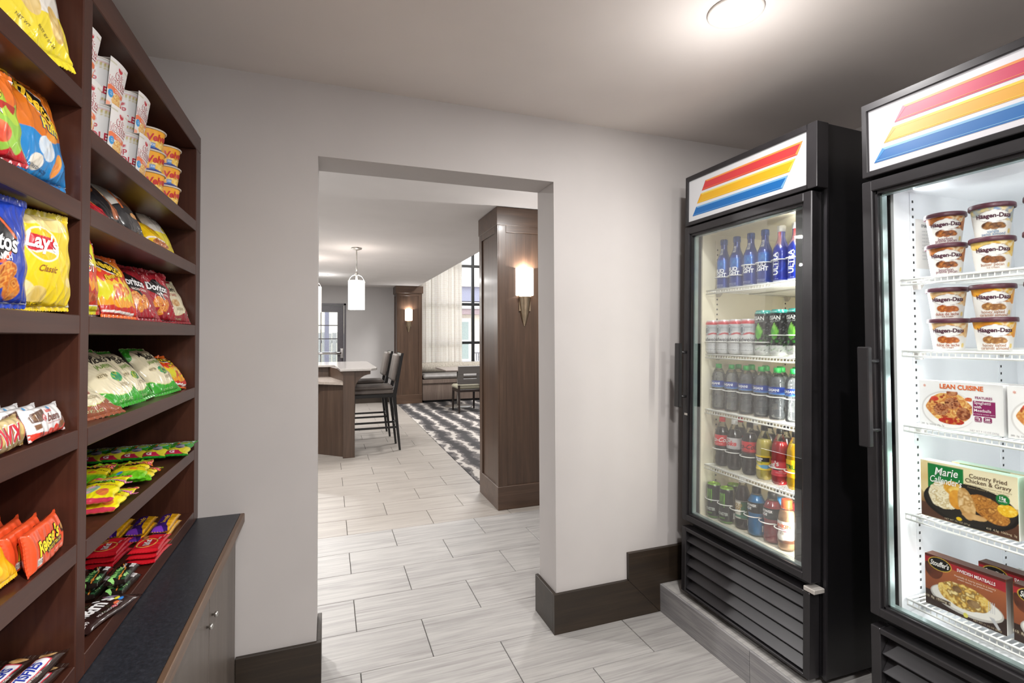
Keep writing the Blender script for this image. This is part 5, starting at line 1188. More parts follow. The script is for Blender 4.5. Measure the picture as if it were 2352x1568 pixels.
sp = [('fill', 'd9731f'), ('speck', .5, 1, .3, 40, 'cf6a1a'), ('wave', .46, .03, 7, '1f86cc'), ('blob', .62, .33, .13, .12, ['f0f0ec', 'c8d8e8'], 60, 3), ('blob', .80, .20, .07, .13, ['f08a1e', 'f8b03c'], 60, 4, -30), ('blob', .45, .18, .10, .08, ['f4f0e6', 'e0d8c8'], 60, 5), ('blob', .74, .46, .12, .05, ['f08a1e', 'f4a43c'], 60, 6), ('rect', 0, 0, 1, .06, '1a6fb4'), ('ell', .62, .80, .30, .10, 'e9e6e0', -35), ('ell', .62, .80, .285, .088, '1a1716', -35)]
tx = [('Cheetos', .60, .79, .15, 'f6c62e', -35, .05, 0), ('Puffs', .74, .56, .11, 'f4d83a', -12, .05, .1, '1a5a9c'), ('CHEESE FLAVORED SNACKS', .40, .14, .028, '10385e', -10), ('NET WT', .5, .05, .03, '0c3a64')]
bagL('orange and blue puffed-corn snack bag beside the divider, second left shelf', -.472, -1.085, 1.664, 6, 10, 4, .165, .185, .036, sp, tx, 'bags on the second left shelf', 13)
# ---- left bay, third shelf
sp = [('fill', '1c3fb0'), ('speck', .0, 1, .35, 30, '1a3aa6'), ('poly', [(.5, .95), (.86, .62), (.5, .34), (.14, .62)], '15171c'), ('poly', [(.5, .93), (.84, .62), (.80, .62), (.5, .88), (.2, .62), (.16, .62)], 'e8622a'), ('poly', [(.55, .38), (.62, .38), (.86, .58), (.80, .60)], 'e8622a'), ('poly', [(.57, .42), (.63, .42), (.81, .56), (.76, .57)], 'f6f4f0'), ('blob', .66, .28, .17, .11, CHIP, 90, 3, 30), ('blob', .80, .17, .11, .10, CHIP, 90, 4, -20), ('blob', .35, .22, .16, .10, CHIP, 90, 5)]
tx = [('Doritos', .50, .585, .155, 'f2f2f2', -4, .06, .1, '15171c'), ('COOL RANCH', .5, .44, .05, 'f2f2f2', 0, .03)]
bagL('dark blue tortilla-chip bag on the third left shelf beside the yellow bag', -.475, -1.228, 1.441, 2, 2, 1, .165, .178, .034, sp, tx, 'bags on the third left shelf', 14)
sp = [('fill', 'f0d21f'), ('blob', .32, .93, .30, .09, ['ecd68c', 'f4e4ac', 'dcc06c'], 30, 3), ('blob', .75, .88, .26, .08, ['ecd68c', 'f4e4ac', 'dcc06c'], 30, 4), ('rect', 0, .955, 1, 1, 'd0c020'), ('blob', .06, .40, .20, .10, ['a8683c', '8a5030', 'b87a48'], 30, 5, -40), ('blob', .18, .27, .13, .09, ['f0e0ac', 'e4cc84'], 40, 6, -40), ('blob', .28, .21, .13, .08, ['f4e8c0', 'e8d490'], 40, 8, -40), ('blob', .44, .15, .15, .10, ['ecd47c', 'f4e09c', 'd8b85c'], 40, 7), ('blob', .06, .22, .10, .06, ['3a2c24', '6a4c38'], 30, 9), ('rect', 0, 0, 1, .09, 'e8c81c'), ('blob', .97, .30, .06, .05, ['f0dc8c', 'e8cc6c'], 30, 2),
      ('ell', .53, .66, .245, .175, 'f6f0d8'), ('ell', .53, .66, .225, .158, 'f2c41e'), ('poly', [(.31, .60), (.36, .76), (.72, .73), (.745, .60), (.70, .575), (.56, .60), (.40, .57)], 'c81f30'), ('poly', [(.31, .59), (.40, .565), (.56, .595), (.70, .57), (.745, .60), (.72, .62), (.56, .61), (.40, .585)], 'f4f0e0')]
tx = [('Lay\'s', .53, .665, .155, 'f8f6f2', -6, .045, .25), ('Classic', .58, .42, .065, '9a5a20', -3, .012, .2), ('POTATO CHIPS', .40, .075, .035, '7a6a1c', 0, .01), ('NET WT 1 1/2 OZ', .5, .04, .022, '8a7a2c')]
bagL('yellow classic potato chip bag with red round logo on the third left shelf', -.470, -1.087, 1.441, -3, 1, 2, .145, .178, .032, sp, tx, 'bags on the third left shelf', 15)

# ---- right bay, second shelf (lying bags)
G2 = 'bags lying on the second right shelf'
sp = [('fill', 'c8202c'), ('blob', .35, .6, .28, .22, ['f09a3c', 'e8862c', 'f4b060'], 40, 3), ('blob', .72, .45, .22, .20, ['f0a040', 'e88a30'], 40, 4), ('blob', .55, .62, .08, .12, ['f8e020', 'f4c818'], 40, 5), ('wave', .18, .04, 9, 'a8182a')]
bagL('red glossy bag with orange chips lying flat at the divider, second right shelf', -.478, -.800, 1.662, -4, 62, 8, .145, .150, .030, sp, [('HOT', .5, .80, .12, 'f8e8c0', 0, .04, 0, '8a1018')], G2, 21)
sp = [('fill', '1a1a1e'), ('poly', [(.45, .1), (.62, .1), (.66, .60), (.55, .62)], 'b8683c'), ('poly', [(.55, .45), (.66, .45), (.66, .64), (.57, .66)], 'ecd8b0'), ('blob', .72, .25, .15, .13, ['b06a4c', '8a4a34'], 40, 4), ('blob', .2, .6, .15, .12, ['8a4a20', '6a3818'], 40, 5)]
bagL('black glossy chip bag with brown panels behind the red bag, second right shelf', -.490, -.700, 1.662, -3, 42, 6, .150, .170, .040, sp, [('KETTLE', .4, .82, .06, 'c8b088', 0, .02)], G2, 22)
sp = [('fill', '2a2a2c'), ('grad', .50, 1, 'e6e2da', '6f6c66'), ('poly', [(.28, .48), (1, .44), (1, .58), (.30, .60)], '6a3a2c'), ('wave', .46, .02, 9, '3a3a3c'), ('blob', .55, .30, .22, .05, ['e8a86c', 'f0bc80'], 40, 4), ('blob', .84, .26, .08, .16, ['e09a4c', 'c87a34'], 40, 5), ('poly', [(.2, .42), (.26, .42), (.34, .75), (.29, .76)], 'e0763a')]
bagL('grey and white barbecue chip bag on the second right shelf', -.485, -.565, 1.662, 2, 36, 5, .155, .175, .038, sp, [('BAKED', .62, .82, .12, '2a2826', -4, .05), ('BBQ', .66, .68, .07, '4a4440', -4, .02)], G2, 23)
sp = [('fill', 'e9e4dc'), ('arc', .42, .1, 'f0dc2c'), ('wave', .2, .03, 8, 'f0d820'), ('blob', .7, .5, .18, .08, ['d8c84a', 'b8a83c'], 40, 4), ('grad', .75, 1, 'd8d4c8', '7a766e')]
bagL('white and yellow chip bag nearest the right end, second right shelf', -.495, -.245, 1.662, -2, 30, 4, .150, .160, .034, sp, [('Kettle', .5, .78, .10, '2c2a28', 0, .03, .1), ('COOKED', .55, .66, .05, '4a4844')], G2, 25)
sp = [('fill', 'ef8a2c'), ('flame', .75, .1, 4, 'f4a83c'), ('wave', .86, .02, 8, 'f4c81e'), ('rect', .1, .68, .9, .74, '4a2c14'), ('blob', .5, .12, .4, .08, ['a85a2c', 'c87a44', '8a4a28'], 80, 4), ('poly', [(.0, .22), (.5, .16), (1, .14), (1, .18), (.5, .20), (0, .26)], 'f0e8dc')]
bagL('orange crisp bag on the second right shelf between the barbecue and white bags', -.478, -.365, 1.662, -1, 48, -4, .140, .140, .034, sp, [('CHEDDAR', .5, .48, .07, 'b85018', 0, .02)], G2, 24)

# ---- right bay, third shelf (standing bags)
G3 = 'bags standing on the third right shelf'
def ched(seed):
    return [('fill', 'e8501e'), ('grad', .72, 1, 'f08a2c', 'e0641e'), ('flame', .80, .10, 5, 'f4a81e'), ('flame', .66, .10, 6, 'd83a20'), ('flame', .52, .10, 6, 'f4c020'), ('wave', .50, .025, 12, 'e0d820'), ('blob', .60, .40, .24, .11, ['f4f0e0', 'f0c83c', 'e8862c', 'd84a28'], 70, seed), ('blob', .42, .28, .06, .14, ['d85a2c', 'c8441e'], 60, 4, -25), ('flame', .24, .07, 7, 'f0a01c'), ('wave', .16, .02, 9, 'c8281e'), ('poly', [(.1, .08), (.9, .05), (.9, .08), (.1, .11)], 'f0ece6'), ('rect', 0, 0, 1, .05, 'e87020'), ('ell', .46, .80, .38, .13, 'e9e6e0', -18), ('ell', .46, .80, .36, .11, '181412', -18)]
tch = [('Cheetos', .46, .80, .16, 'f6d12e', -18, .06, .1), ('Flamin Hot', .52, .62, .07, 'f4c81e', 12, .03, .2, '4a0c10')]
sp = [('fill', 'c8341e'), ('rect', 0, .80, 1, 1, 'dcd81e'), ('grad', .55, .8, 'e0c81e', 'd8d420'), ('flame', .60, .12, 5, 'e0401e'), ('flame', .42, .10, 6, 'f09a1c'), ('flame', .30, .08, 6, 'b8301c'), ('blob', .5, .22, .4, .08, ['a84a24', 'c8642c', '8a3818'], 60, 5), ('rect', 0, .11, 1, .125, 'f4f0e8'), ('rect', 0, 0, 1, .11, 'd8d41c'), ('ell', .5, .76, .42, .10, 'a81c20')]
bagL('yellow and red hot-fries bag half hidden by the divider, third right shelf', -.478, -.925, 1.441, 2, 3, 2, .145, .165, .034, sp, [('FRIES', .62, .765, .15, 'f4f2ee', -18, .06, 0, '8a1018'), ('HOT', .7, .60, .10, 'f4f2ee', 0, .05, 0, '3a1010'), ('chips', .74, .68, .07, 'f0e020', 0, .03)], G3, 31)
bagL('grey-brown bag seen edge on behind the orange flame bag, third right shelf', -.560, -.745, 1.441, -60, 12, -3, .12, .150, .03, [('fill', '9a8a84'), ('rect', 0, .1, 1, .13, '6a5c58')], [('B', .5, .6, .16, '2a2422', 0, .05)], G3, 37)
bagL('orange and yellow flame-patterned cheese-snack bag on the third right shelf', -.472, -.690, 1.441, 2, 20, -1, .150, .170, .034, ched(3), tch, G3, 32)
def dor(seed):
    return [('fill', 'a8202e'), ('speck', .0, 1, .3, 30, '9c1c2a'), ('poly', [(.1, .62), (.5, .82), (.92, .64), (.5, .46)], '1a1416'), ('poly', [(.5, .46), (.6, .5), (.68, .40), (.62, .38)], '1a1416'), ('blob', .42, .36, .17, .10, CHIP, 110, seed, 20), ('blob', .66, .30, .10, .12, CHIP, 110, seed+1, -20), ('blob', .50, .20, .08, .09, CHIP, 110, seed+2, -50), ('rect', 0, .0, 1, .06, '8a1a26'), ('ell', .76, .16, .02, .016, 'f4ece8')]
tdo = [('Doritos', .5, .64, .14, 'f2f0f0', -5, .055, .1, '1a1416'), ('NACHO CHEESE', .62, .50, .04, 'f2e0d8', -4, .02), ('NET WT', .2, .10, .025, 'd8a8a8')]
bagL('dark red tortilla-chip bag just right of the flame bag, third right shelf', -.482, -.490, 1.441, -3, 24, 0, .155, .180, .034, dor(41), tdo, G3, 33)
bagL('dark red tortilla-chip bag tucked behind the first dark red bag, third right shelf', -.540, -.425, 1.441, 0, 22, 0, .150, .165, .030, dor(45), tdo, G3, 34)
bagL('crumpled dark red tortilla-chip bag right of the gap, third right shelf', -.482, -.320, 1.441, -2, 17, -2, .155, .168, .034, dor(49), tdo, G3, 35, fold=2.0)
def mv(base, mid, dark, pic, seed, name1):
    return [('fill', base), ('rect', 0, .86, 1, 1, dark), ('arc', .90, -.05, mid), ('rect', .0, .0, 1, 0, base), ('arc', .25, -.10, dark), ('arc', .235, -.10, base if dark != base else mid), ('blob', .60, .42, .15, .09, pic, 60, seed), ('rect', 0, 0, 1, .03, dark)]
def mvb(dark, pic, seed):
    return [('fill', 'e6dcbc'), ('arc', .155, .17, 'c8d878' if dark[1] != 'a' else 'e8c898'), ('arc', .145, .17, dark), ('poly', [(0, 1), (0, .72), (.10, .76), (.16, .86), (.34, 1)], dark), ('rect', 0, .945, 1, 1, dark), ('blob', .60, .42, .15, .08, pic, 70, seed), ('ell', .30, .47, .12, .05, 'd8cca8'), ('speck', .18, .23, .25, 160, 'e8f0d0')]
def mvt(flav, col): return [("Miss", .42, .82, .10, '1a1614', 6, .012, .45), ("Vickie's", .62, .745, .12, '1a1614', 4, .014, .45), (flav, .55, .60, .065, col, 0, .005), ('KETTLE', .30, .47, .04, '6a5c3c', 0, .01), ('COOKED IN', .66, .30, .03, '8a7c5c'), ('SMALL BATCHES', .66, .27, .025, '8a7c5c'), ('NET WT 1 3/8 OZ', .5, .08, .03, 'c8e0a8')]
bagL('cream and dark red kettle-chip bag at the right end of the third right shelf', -.474, -.163, 1.441, -8, 25, 1, .140, .168, .034, mvb('9a2a34', ['d8a868', 'e8c898', 'b88048'], 5), mvt('SEA SALT', 'b03a34'), G3, 36)

# ---- right bay, fifth shelf (cream bags leaning on each other)
G5 = 'cream kettle-chip bags on the fourth right shelf'
JAL = ['1f8a5a', '2ea06a', 'c8c83c', '167048']
bagL('green and cream kettle-chip bag leaning at the back behind the others', -.565, -.640, 1.215, -14, 38, 2, .150, .190, .034, mvb('1f7a22', JAL, 3), mvt('JALAPENO', '6a9a2c'), G5, 51)
bagL('red crinkled snack bag peeking out at the back left of the fourth right shelf', -.650, -.72, 1.215, 0, 12, 0, .13, .165, .03, dor(60), [], 'bags at the back of the fourth right shelf', 58)
bagL('orange snack bag peeking out at the back of the fourth right shelf', -.655, -.46, 1.215, 0, 12, 4, .13, .155, .03, [('fill', 'c85a1e')], [], 'bags at the back of the fourth right shelf', 59)
bagL('large green and cream kettle-chip bag leaning left of centre on the fourth right shelf', -.482, -.640, 1.215, -12, 40, 3, .165, .190, .038, mvb('35a02a', JAL, 4), mvt('JALAPENO', '6a9a2c'), G5, 52, fold=1.6)
bagL('green and cream kettle-chip bag in the middle of the fourth right shelf', -.490, -.490, 1.215, -4, 38, 2, .150, .175, .036, mvb('35a02a', JAL, 5), mvt('JALAPENO', '6a9a2c'), G5, 53, fold=1.4)
bagL('green and cream kettle-chip bag with a dark green top corner, right of centre', -.478, -.290, 1.215, -10, 38, 1, .155, .180, .038, mvb('38a82c', JAL, 6), mvt('JALAPENO', '6a9a2c'), G5, 54, fold=1.4)
bagL('brown and cream kettle-chip bag lying at the divider, fourth right shelf', -.482, -.820, 1.215, -20, 56, 0, .150, .170, .034, mvb('94543a', ['a86a58', 'c89888', '8a5444'], 7), mvt('SMOKEHOUSE', 'a8502c'), G5, 55, fold=1.6)
bagL('small orange and red cheese-snack bag at the right end of the fourth right shelf', -.478, -.155, 1.215, -4, 36, -4, .125, .140, .036, ched(8), tch, G5, 56, fold=1.6)

# ---- cup noodles in sleeves
def noodle_cup():
    t = proto('noodle_cup', 'noodle cup'); rf = profile([(.0335, 0), (.0345, .003), (.0475, .098), (.049, .10), (.049, .103)])
    spc = [('fill', 'dcdcdc'), ('ticks', .84, .91, 34, 'b8a850'), ('ticks', .79, .815, 34, 'b8a850'), ('rect', 0, .925, 1, .932, 'c8606a'), ('ticks', .12, .17, 34, 'b8a850'), ('rect', 0, .09, 1, .096, 'c8606a'), ('ell', .27, .68, .055, .07, 'b8283c'), ('rect', .2, .70, .34, .80, 'dcdcdc'), ('ell', .77, .68, .055, .07, 'b8283c'), ('rect', .7, .70, .84, .80, 'dcdcdc')]
    o, S = lathe_np(rf, np.linspace(0, .103, 40), 72, spc, 0, .103, 'cup_body', 'paper', t)
    tt = []
    for u in (.27, .77): tt += [('CUP', u, .52, .14, 'b02a40', 0, .05, 0, 'f0eaea'), ('NOODLES', u+.005, .34, .16, 'b02a40', 0, .05, 0, 'f0eaea', .9), ('CAUTION HOT', u-.12, .3, .04, 'b05060')]
    S.prints(tt, 'lettering', M['ink'], t)
    MB().lathe([(.049, .101), (.0505, .1015), (.0505, .104), (.048, .1055), (.0001, .1050)], 48, caps=False).build('foil_lid', M['white'], t)
    class Sl(Surf):
        def __init__(s): s.W, s.H = .082, .110
        def P(s, U, V, eps=0):
            y = (U-.5)*(.062+.020*V); r = .0365+.0135*V; x = r+.003*np.sin(PI*V)*0+.0015+.004*(1-(2*U-1)**2)+eps
            return np.stack([x, y, -.001+V*s.H], 1)
    s = Sl(); sps = [('fill', 'e9e6e4'), ('rect', 0, .90, 1, .925, 'c8c4a8'), ('ell', .52, .86, .12, .07, 'c83040'), ('rect', .3, .885, .75, .95, 'e9e6e4'), ('poly', [(.0, .42), (.10, .46), (.95, .40), (.98, .34), (.90, .30), (.4, .32), (.0, .34)], 'ee7c50'), ('blob', .56, .17, .30, .17, ['f0c060', 'e8a84c', 'f8e0a0', 'd8863c'], 160, 3), ('ell', .17, .28, .13, .085, '3a9ad8'), ('poly', [(.86, .0), (1, .0), (1, .30), (.95, .26)], 'f0885c'), ('rect', 0, 0, .2, .1, 'f4a88c')]
    P, F, C = s.grid(60, 80, sps)
    n = len(P); P2 = P.copy(); P2[:, 0] -= .0006
    a, b, c = weld(P, F, C, P2, F, np.ones_like(C)*.6)
    slv = link('paper_sleeve', mesh_np('paper_sleeve', a, b, c, M['paper']), t)
    MB().box((-.05, -.030, .1085), (.0515, .030, .1092)).build('sleeve_top', M['white'], slv)
    s.prints([('CUP', .52, .70, .14, 'f6f2f0', 0, .02, 0, 'c02a40'), ('NOODLES', .50, .545, .15, 'f6f2f0', 0, .02, 0, 'c02a40', .95), ('CHICKEN', .54, .37, .055, 'f8e8dc', -3, .02), ('NISSIN', .52, .865, .03, 'f4ece8', 0, .01), ('IN 3', .17, .30, .03, 'eef6fc'), ('MIN', .17, .26, .03, 'eef6fc')], 'lettering', M['ink'], slv)
    return t
NC = noodle_cup()
def pm(x, y, z, yaw): return Matrix.Translation((x, y, z)) @ Matrix.Rotation(math.radians(yaw), 4, 'Z')
for i, (x, y) in enumerate(((-.512, -.935), (-.512, -.778), (-.512, -.603))):
    for j in (0, 1):
        place(NC, pm(x-.004*j, y+.004*j, 1.823+.1105*j, -8+3*i), f"{('lower', 'upper')[j]} white noodle cup of the {('left', 'middle', 'right')[i]} stack, top right shelf", 'noodle cups on the top right shelf')
for x, y, q in ((-.63, -.86, 'left'), (-.63, -.69, 'right')):
    place(NC, pm(x, y, 1.823, 0), q+' white noodle cup standing in the second row behind the front stacks', 'second row noodle cups')
def mac_cup():
    t = proto('macaroni_cup', 'macaroni cup'); rf = profile([(.036, 0), (.0375, .003), (.0455, .058), (.047, .060)])
    spc = [('fill', 'f2a81c'), ('blob', .50, .27, .16, .22, ['f8d468', 'f0b83c', 'fbe498'], 120, 3), ('blob', .60, .40, .06, .08, ['f8d468', 'fbe498'], 120, 5), ('wave', .12, .02, 18, '2b3f8f'), ('rect', .36, .12, .42, .34, '3f86cc'), ('rect', .70, .5, .78, .66, 'c03040'), ('rect', .20, .5, .28, .66, 'c03040')]
    o, S = lathe_np(rf, np.linspace(0, .060, 30), 80, spc, 0, .060, 'cup_body', 'paper', t)
    S.prints([('Velveeta', .50, .66, .34, 'c8202c', 8, .045, .25), ('220', .39, .24, .10, 'eef4fa', 0, .02), ('SHELLS & CHEESE', .53, .44, .07, 'b86a10')], 'lettering', M['ink'], t)
    MB().lathe([(.047, .058), (.0495, .0585), (.050, .0615), (.048, .0635), (.0001, .0632)], 48, caps=False).build('lid', M['lidc'], t)
    return t
M['lidc'] = simple('cream_lid', 'd8cdbd', .4)
MC = mac_cup()
for i, (x, y, n) in enumerate(((-.512, -.415, 3), (-.508, -.262, 3))):
    for j in range(n): place(MC, pm(x, y, 1.823+.0645*j, -12), f"{('lowest', 'middle', 'topmost')[j]} yellow macaroni cup of the {('left', 'right')[i]} yellow stack, top right shelf", 'yellow macaroni cups')

# ---- bars and boxes
# left bay, fourth shelf: white wrapped bars standing on edge
bu = [('fill', 'efeeee'), ('poly', [(0, 0), (1, 0), (1, .30), (.86, .26), (.72, .16), (.60, .30), (.55, .16), (.44, .22), (.36, .12), (.2, .16), (0, .26)], 'dc3c2a'), ('poly', [(.09, .72), (.12, .84), (.38, .92), (.33, .55), (.27, .50), (.10, .52)], '5a3a28'), ('blob', .21, .68, .09, .13, ['8a6a40', '4a2c1c', 'a88458'], 70, 3), ('poly', [(.10, .46), (.22, .46), (.18, .30), (.11, .28)], '7a5438'), ('ell', .345, .60, .045, .13, 'd8404a'), ('ell', .345, .60, .036, .105, 'f4e8e8'), ('blob', .87, .78, .06, .15, ['e8b870', '6a3c28', 'f0d090'], 70, 4), ('blob', .80, .40, .05, .20, ['5a3424', '8a5a3c', '3a2018'], 70, 5, -20), ('blob', .73, .22, .06, .13, ['6a4028', '8a5a38'], 70, 6), ('rect', .955, 0, 1, .35, 'b81828'), ('poly', [(.52, .80), (.60, .86), (.6, .98), (.53, .92)], '5aa8dc')]
but = [('kinder', .50, .82, .13, 'd8382c', 0, .02), ('bueno', .56, .58, .28, '6a3428', 0, .02, .3, None, .30), ('x2', .345, .60, .14, 'd8404a', 0, .03), ('Crispy Creamy Chocolate Bar', .56, .38, .06, 'b8504a'), ('120', .18, .13, .12, '3a3434', 0, .01)]
GB = 'white wrapped chocolate bars on the fourth left shelf'
bno = candy_bar('candy_bar', 'front white and red twin chocolate bar beside the divider, fourth left shelf', frame_m((-.466, -1.083, 1.221), 4, 16, 0, .002), .145, .056, .013, bu, but, 71, GB)
for i in range(5):
    c = copy_tree(bno); c.matrix_world = frame_m((-.494-.026*i, -1.10+.003*i, 1.221), 3, 14, 0, .002)
    c['label'] = f"white chocolate bar standing {('directly', 'second', 'third', 'fourth', 'last')[i]} behind the front white bar, fourth left shelf"
tw = [('fill', 'b89a5c'), ('grad', 0, 1, '8a6c34', 'e0cc98'), ('speck', 0, 1, .35, 90, 'd8bc74'), ('poly', [(.80, .92), (.88, .95), (.88, .05), (.80, .30)], 'c84034'), ('rect', .90, 0, 1, 1, 'a88434')]
bagt = candy_bar('candy_bar', 'gold wrapped caramel cookie bar with red lettering at the left frame edge', frame_m((-.463, -1.222, 1.220), 4, 10, 2, .001), .125, .052, .014, tw, [('TWIX', .44, .50, .55, 'cf2438', 0, .06, .12, 'f2efe8', .62)], 72, 'gold wrapped bars on the fourth left shelf')
c = copy_tree(bagt); c.matrix_world = frame_m((-.49, -1.235, 1.220), 4, 12, 0, .012); c['label'] = 'gold wrapped caramel cookie bar behind the front gold bar, fourth left shelf'
# left bay, fifth shelf: orange peanut butter cup packs on edge
rs = [('fill', 'e8562c'), ('rect', .38, .24, .83, .40, '2a1410'), ('poly', [(.80, .66), (.95, .78), (.95, .46), (.84, .44)], '3a2014'), ('blob', .88, .62, .05, .10, ['c89a5c', 'a8743c'], 60, 3), ('poly', [(.14, .10), (.24, .10), (.24, .27), (.14, .27)], 'ece4dc')]
rst = [("Reese's", .47, .56, .36, 'f4dc2c', 8, .04, .35, '2a1410', .60), ('4 PEANUT BUTTER CUPS', .60, .32, .08, 'f0d83a', 4, .015, 0, None, .42), ('210', .19, .19, .10, '3a3434'), ('NET WT 1.5 OZ', .70, .14, .06, 'f4d0b8')]
GR = 'orange peanut butter cup packs on the fifth left shelf'
rp = candy_bar('candy_pack', 'frontmost orange peanut butter cup pack beside the divider, fifth left shelf', frame_m((-.466, -1.082, 1.000), 3, 9, 2, .002), .138, .072, .010, rs, rst, 73, GR, 'candy', end=.07, pw=.18)
for i in range(6):
    c = copy_tree(rp); c.matrix_world = frame_m((-.492-.026*i, -1.09-.0*i, 1.000), 3, 8, 1, .002)
    c['label'] = f"orange peanut butter cup pack, {('second', 'third', 'fourth', 'fifth', 'sixth', 'last')[i]} from the front of the row, fifth left shelf"
mm = [('fill', 'f0b41e'), ('blob', .5, .25, .2, .14, ['f4c83c', 'e8a81c'], 60, 3), ('rect', .0, .96, 1, 1, 'e0a018'), ('blob', .72, .22, .10, .08, ['f4d83c', 'e8c020'], 60, 4)]
bagL('yellow peanut candy bag at the left frame edge, fifth left shelf', -.466, -1.205, 1.000, 6, 24, 6, .105, .125, .016, mm, [("m&m's", .50, .58, .22, '3a2018', -30, .07, .1, 'f4f0e8'), ('PEANUT', .42, .36, .07, '3a2018', -30, .02)], 'yellow candy bags on the fifth left shelf', 74, fold=.6)
# left bay, bottom: nougat bars lying flat
sn = [('fill', '2c1a14'), ('poly', [(.08, .10), (.76, .10), (.76, .78), (.08, .78)], 'c8283c'), ('poly', [(.095, .15), (.745, .15), (.745, .73), (.095, .73)], 'eceaf0'), ('blob', .86, .5, .09, .35, ['c89868', 'a8743c', 'e0bc88'], 60, 3), ('rect', .955, 0, 1, 1, '3a2a24')]
def snt(w_): return [(w_, .42, .44, .42, '2a3a9c', 0, .06, .1, 'f6f6fa', .8), ('NOUGAT CARAMEL', .42, .84, .09, 'c8b8b0'), ('PACKED WITH PEANUTS', .45, .06, .07, 'e8e0d8')]
def flat_m(x, y, z, yaw): return frame_m((x, y, z), yaw, 90, 0)      # face up; reads from the direction yaw
GS = 'nougat bars lying on the bottom left shelf'
s1 = candy_bar('candy_bar', 'dark nougat bar with blue slogan lettering nearest the divider, bottom left shelf', flat_m(-.470, -1.090, .790, -6) @ Matrix.Translation((.013, 0, 0)), .175, .040, .012, sn, snt('SATISFIES'), 75, GS)
s2 = candy_bar('candy_bar', 'dark nougat bar second from the divider, bottom left shelf', flat_m(-.512, -1.092, .790, -6) @ Matrix.Translation((.013, 0, 0)), .175, .040, .012, sn, snt('SNICKERS'), 76, GS)
for i, (x, y, z, q) in enumerate(((-.554, -1.094, .0380, 'third from the front edge'), (-.596, -1.096, .038, 'fourth from the front edge'), (-.470, -1.090, .0125, 'underneath the slogan bar'), (-.512, -1.092, .0125, 'underneath the second bar'), (-.554, -1.094, .0125, 'underneath the third bar'), (-.596, -1.096, .0125, 'underneath the fourth bar'))):
    c = copy_tree(s2); c.matrix_world = flat_m(x, y, .765, -6) @ Matrix.Translation((z, 0, 0)); c['label'] = f'dark nougat bar {q}, bottom left shelf'

# right bay, sixth shelf: chewy candy packs, sour candy bags
ah = [('fill', '2e9a28'), ('rect', 0, .86, 1, 1, '1f7a20'), ('rect', 0, 0, 1, .08, '228a24'), ('poly', [(.0, .08), (1, .08), (1, .42), (.0, .38)], 'e4d83a'), ('poly', [(0, .08), (.8, .08), (.6, .24), (0, .26)], 'c8284c'), ('blob', .55, .44, .22, .13, ['8c8a9a', 'b4b2c4', '4a4858'], 50, 3), ('blob', .42, .68, .16, .09, ['e8782c', 'd8482c', 'f0a83c'], 40, 4), ('ell', .62, .66, .22, .12, '6ab8e8'), ('ell', .62, .64, .17, .09, '9acb4c'), ('rect', .06, .12, .12, .6, 'e4dc3a')]
aht = [('AIRHEADS', .5, .86, .10, 'f4f4f4', 0, .05, .1, '1a5a1a'), ('XTREMES', .62, .72, .055, 'f0e060', 0, .03), ('G', .35, .17, .12, 'f4e8ec', 0, .03)]
GA = 'green chewy candy packs on the fifth right shelf'
ap = None
for i, (x, y, q) in enumerate(((-.478, -.145, 'rightmost'), (-.540, -.155, 'second from the right'), (-.597, -.16, 'third from the right'), (-.652, -.165, 'fourth from the right'), (-.703, -.17, 'fifth from the right'), (-.748, -.175, 'last, by the back'))):
    m = frame_m((x, y, .992), 0, 0) ; m = Matrix.Translation((x, y-.088, .992)) @ Matrix.Rotation(math.radians(90), 4, 'Z') @ Matrix.Rotation(0, 4, 'X') @ frame_m((0, 0, 0), 180, 82+0*i, 0, .012)
    if ap is None: ap = snack_bag(f'green and yellow chewy candy pack lying on the fifth right shelf, {q}', m, .075, .150, .012, ah, aht, '2a8a24', 81, GA, .4, 'candy pack', nu=60)
    else: c = copy_tree(ap); c.matrix_world = m; c['label'] = f'green and yellow chewy candy pack lying on the fifth right shelf, {q}'
for i, (x, y, q) in enumerate(((-.482, -.150, 'under the rightmost pack'), (-.585, -.16, 'under the middle of the row'), (-.69, -.17, 'under the rear of the row'))):
    pass
so = [('fill', 'f2dc1c'), ('rect', 0, .93, 1, 1, '7ccc28'), ('arc', .26, .02, '9ad02c'), ('wave', .20, .03, 11, '6cc022'), ('rect', 0, 0, 1, .06, '6ccc24'), ('poly', [(.66, .86), (1, .80), (1, .96), (.74, .94)], 'c8444c'), ('ell', .28, .22, .07, .06, '3a86c8'), ('ell', .62, .36, .12, .045, 'f08a2c'), ('poly', [(.30, .52), (.36, .72), (.72, .84), (.80, .66), (.62, .50)], '1c1810')]
sot = [('SOUR', .40, .70, .15, '7cc828', 8, .06, 0, '1c1810'), ('PATCH', .60, .655, .15, 'f08a2c', 8, .06, 0, '1c1810'), ('KIDS', .78, .70, .12, 'e8507c', 8, .06, 0, '1c1810'), ('SOFT & CHEWY CANDY', .55, .44, .05, '5a6a10'), ('NET WT 2 OZ', .30, .10, .05, '2a5a10', 0, .01)]
GSo = 'yellow and green sour candy bags on the fifth right shelf'
def lying(x, y, z, rot, tilt=0):     # bag lying face up, its top towards the wall end (+y)
    return Matrix.Translation((x, y, z)) @ Matrix.Rotation(math.radians(90+rot), 4, 'Z') @ frame_m((0, 0, 0), 180, 88-tilt, 0, 0)
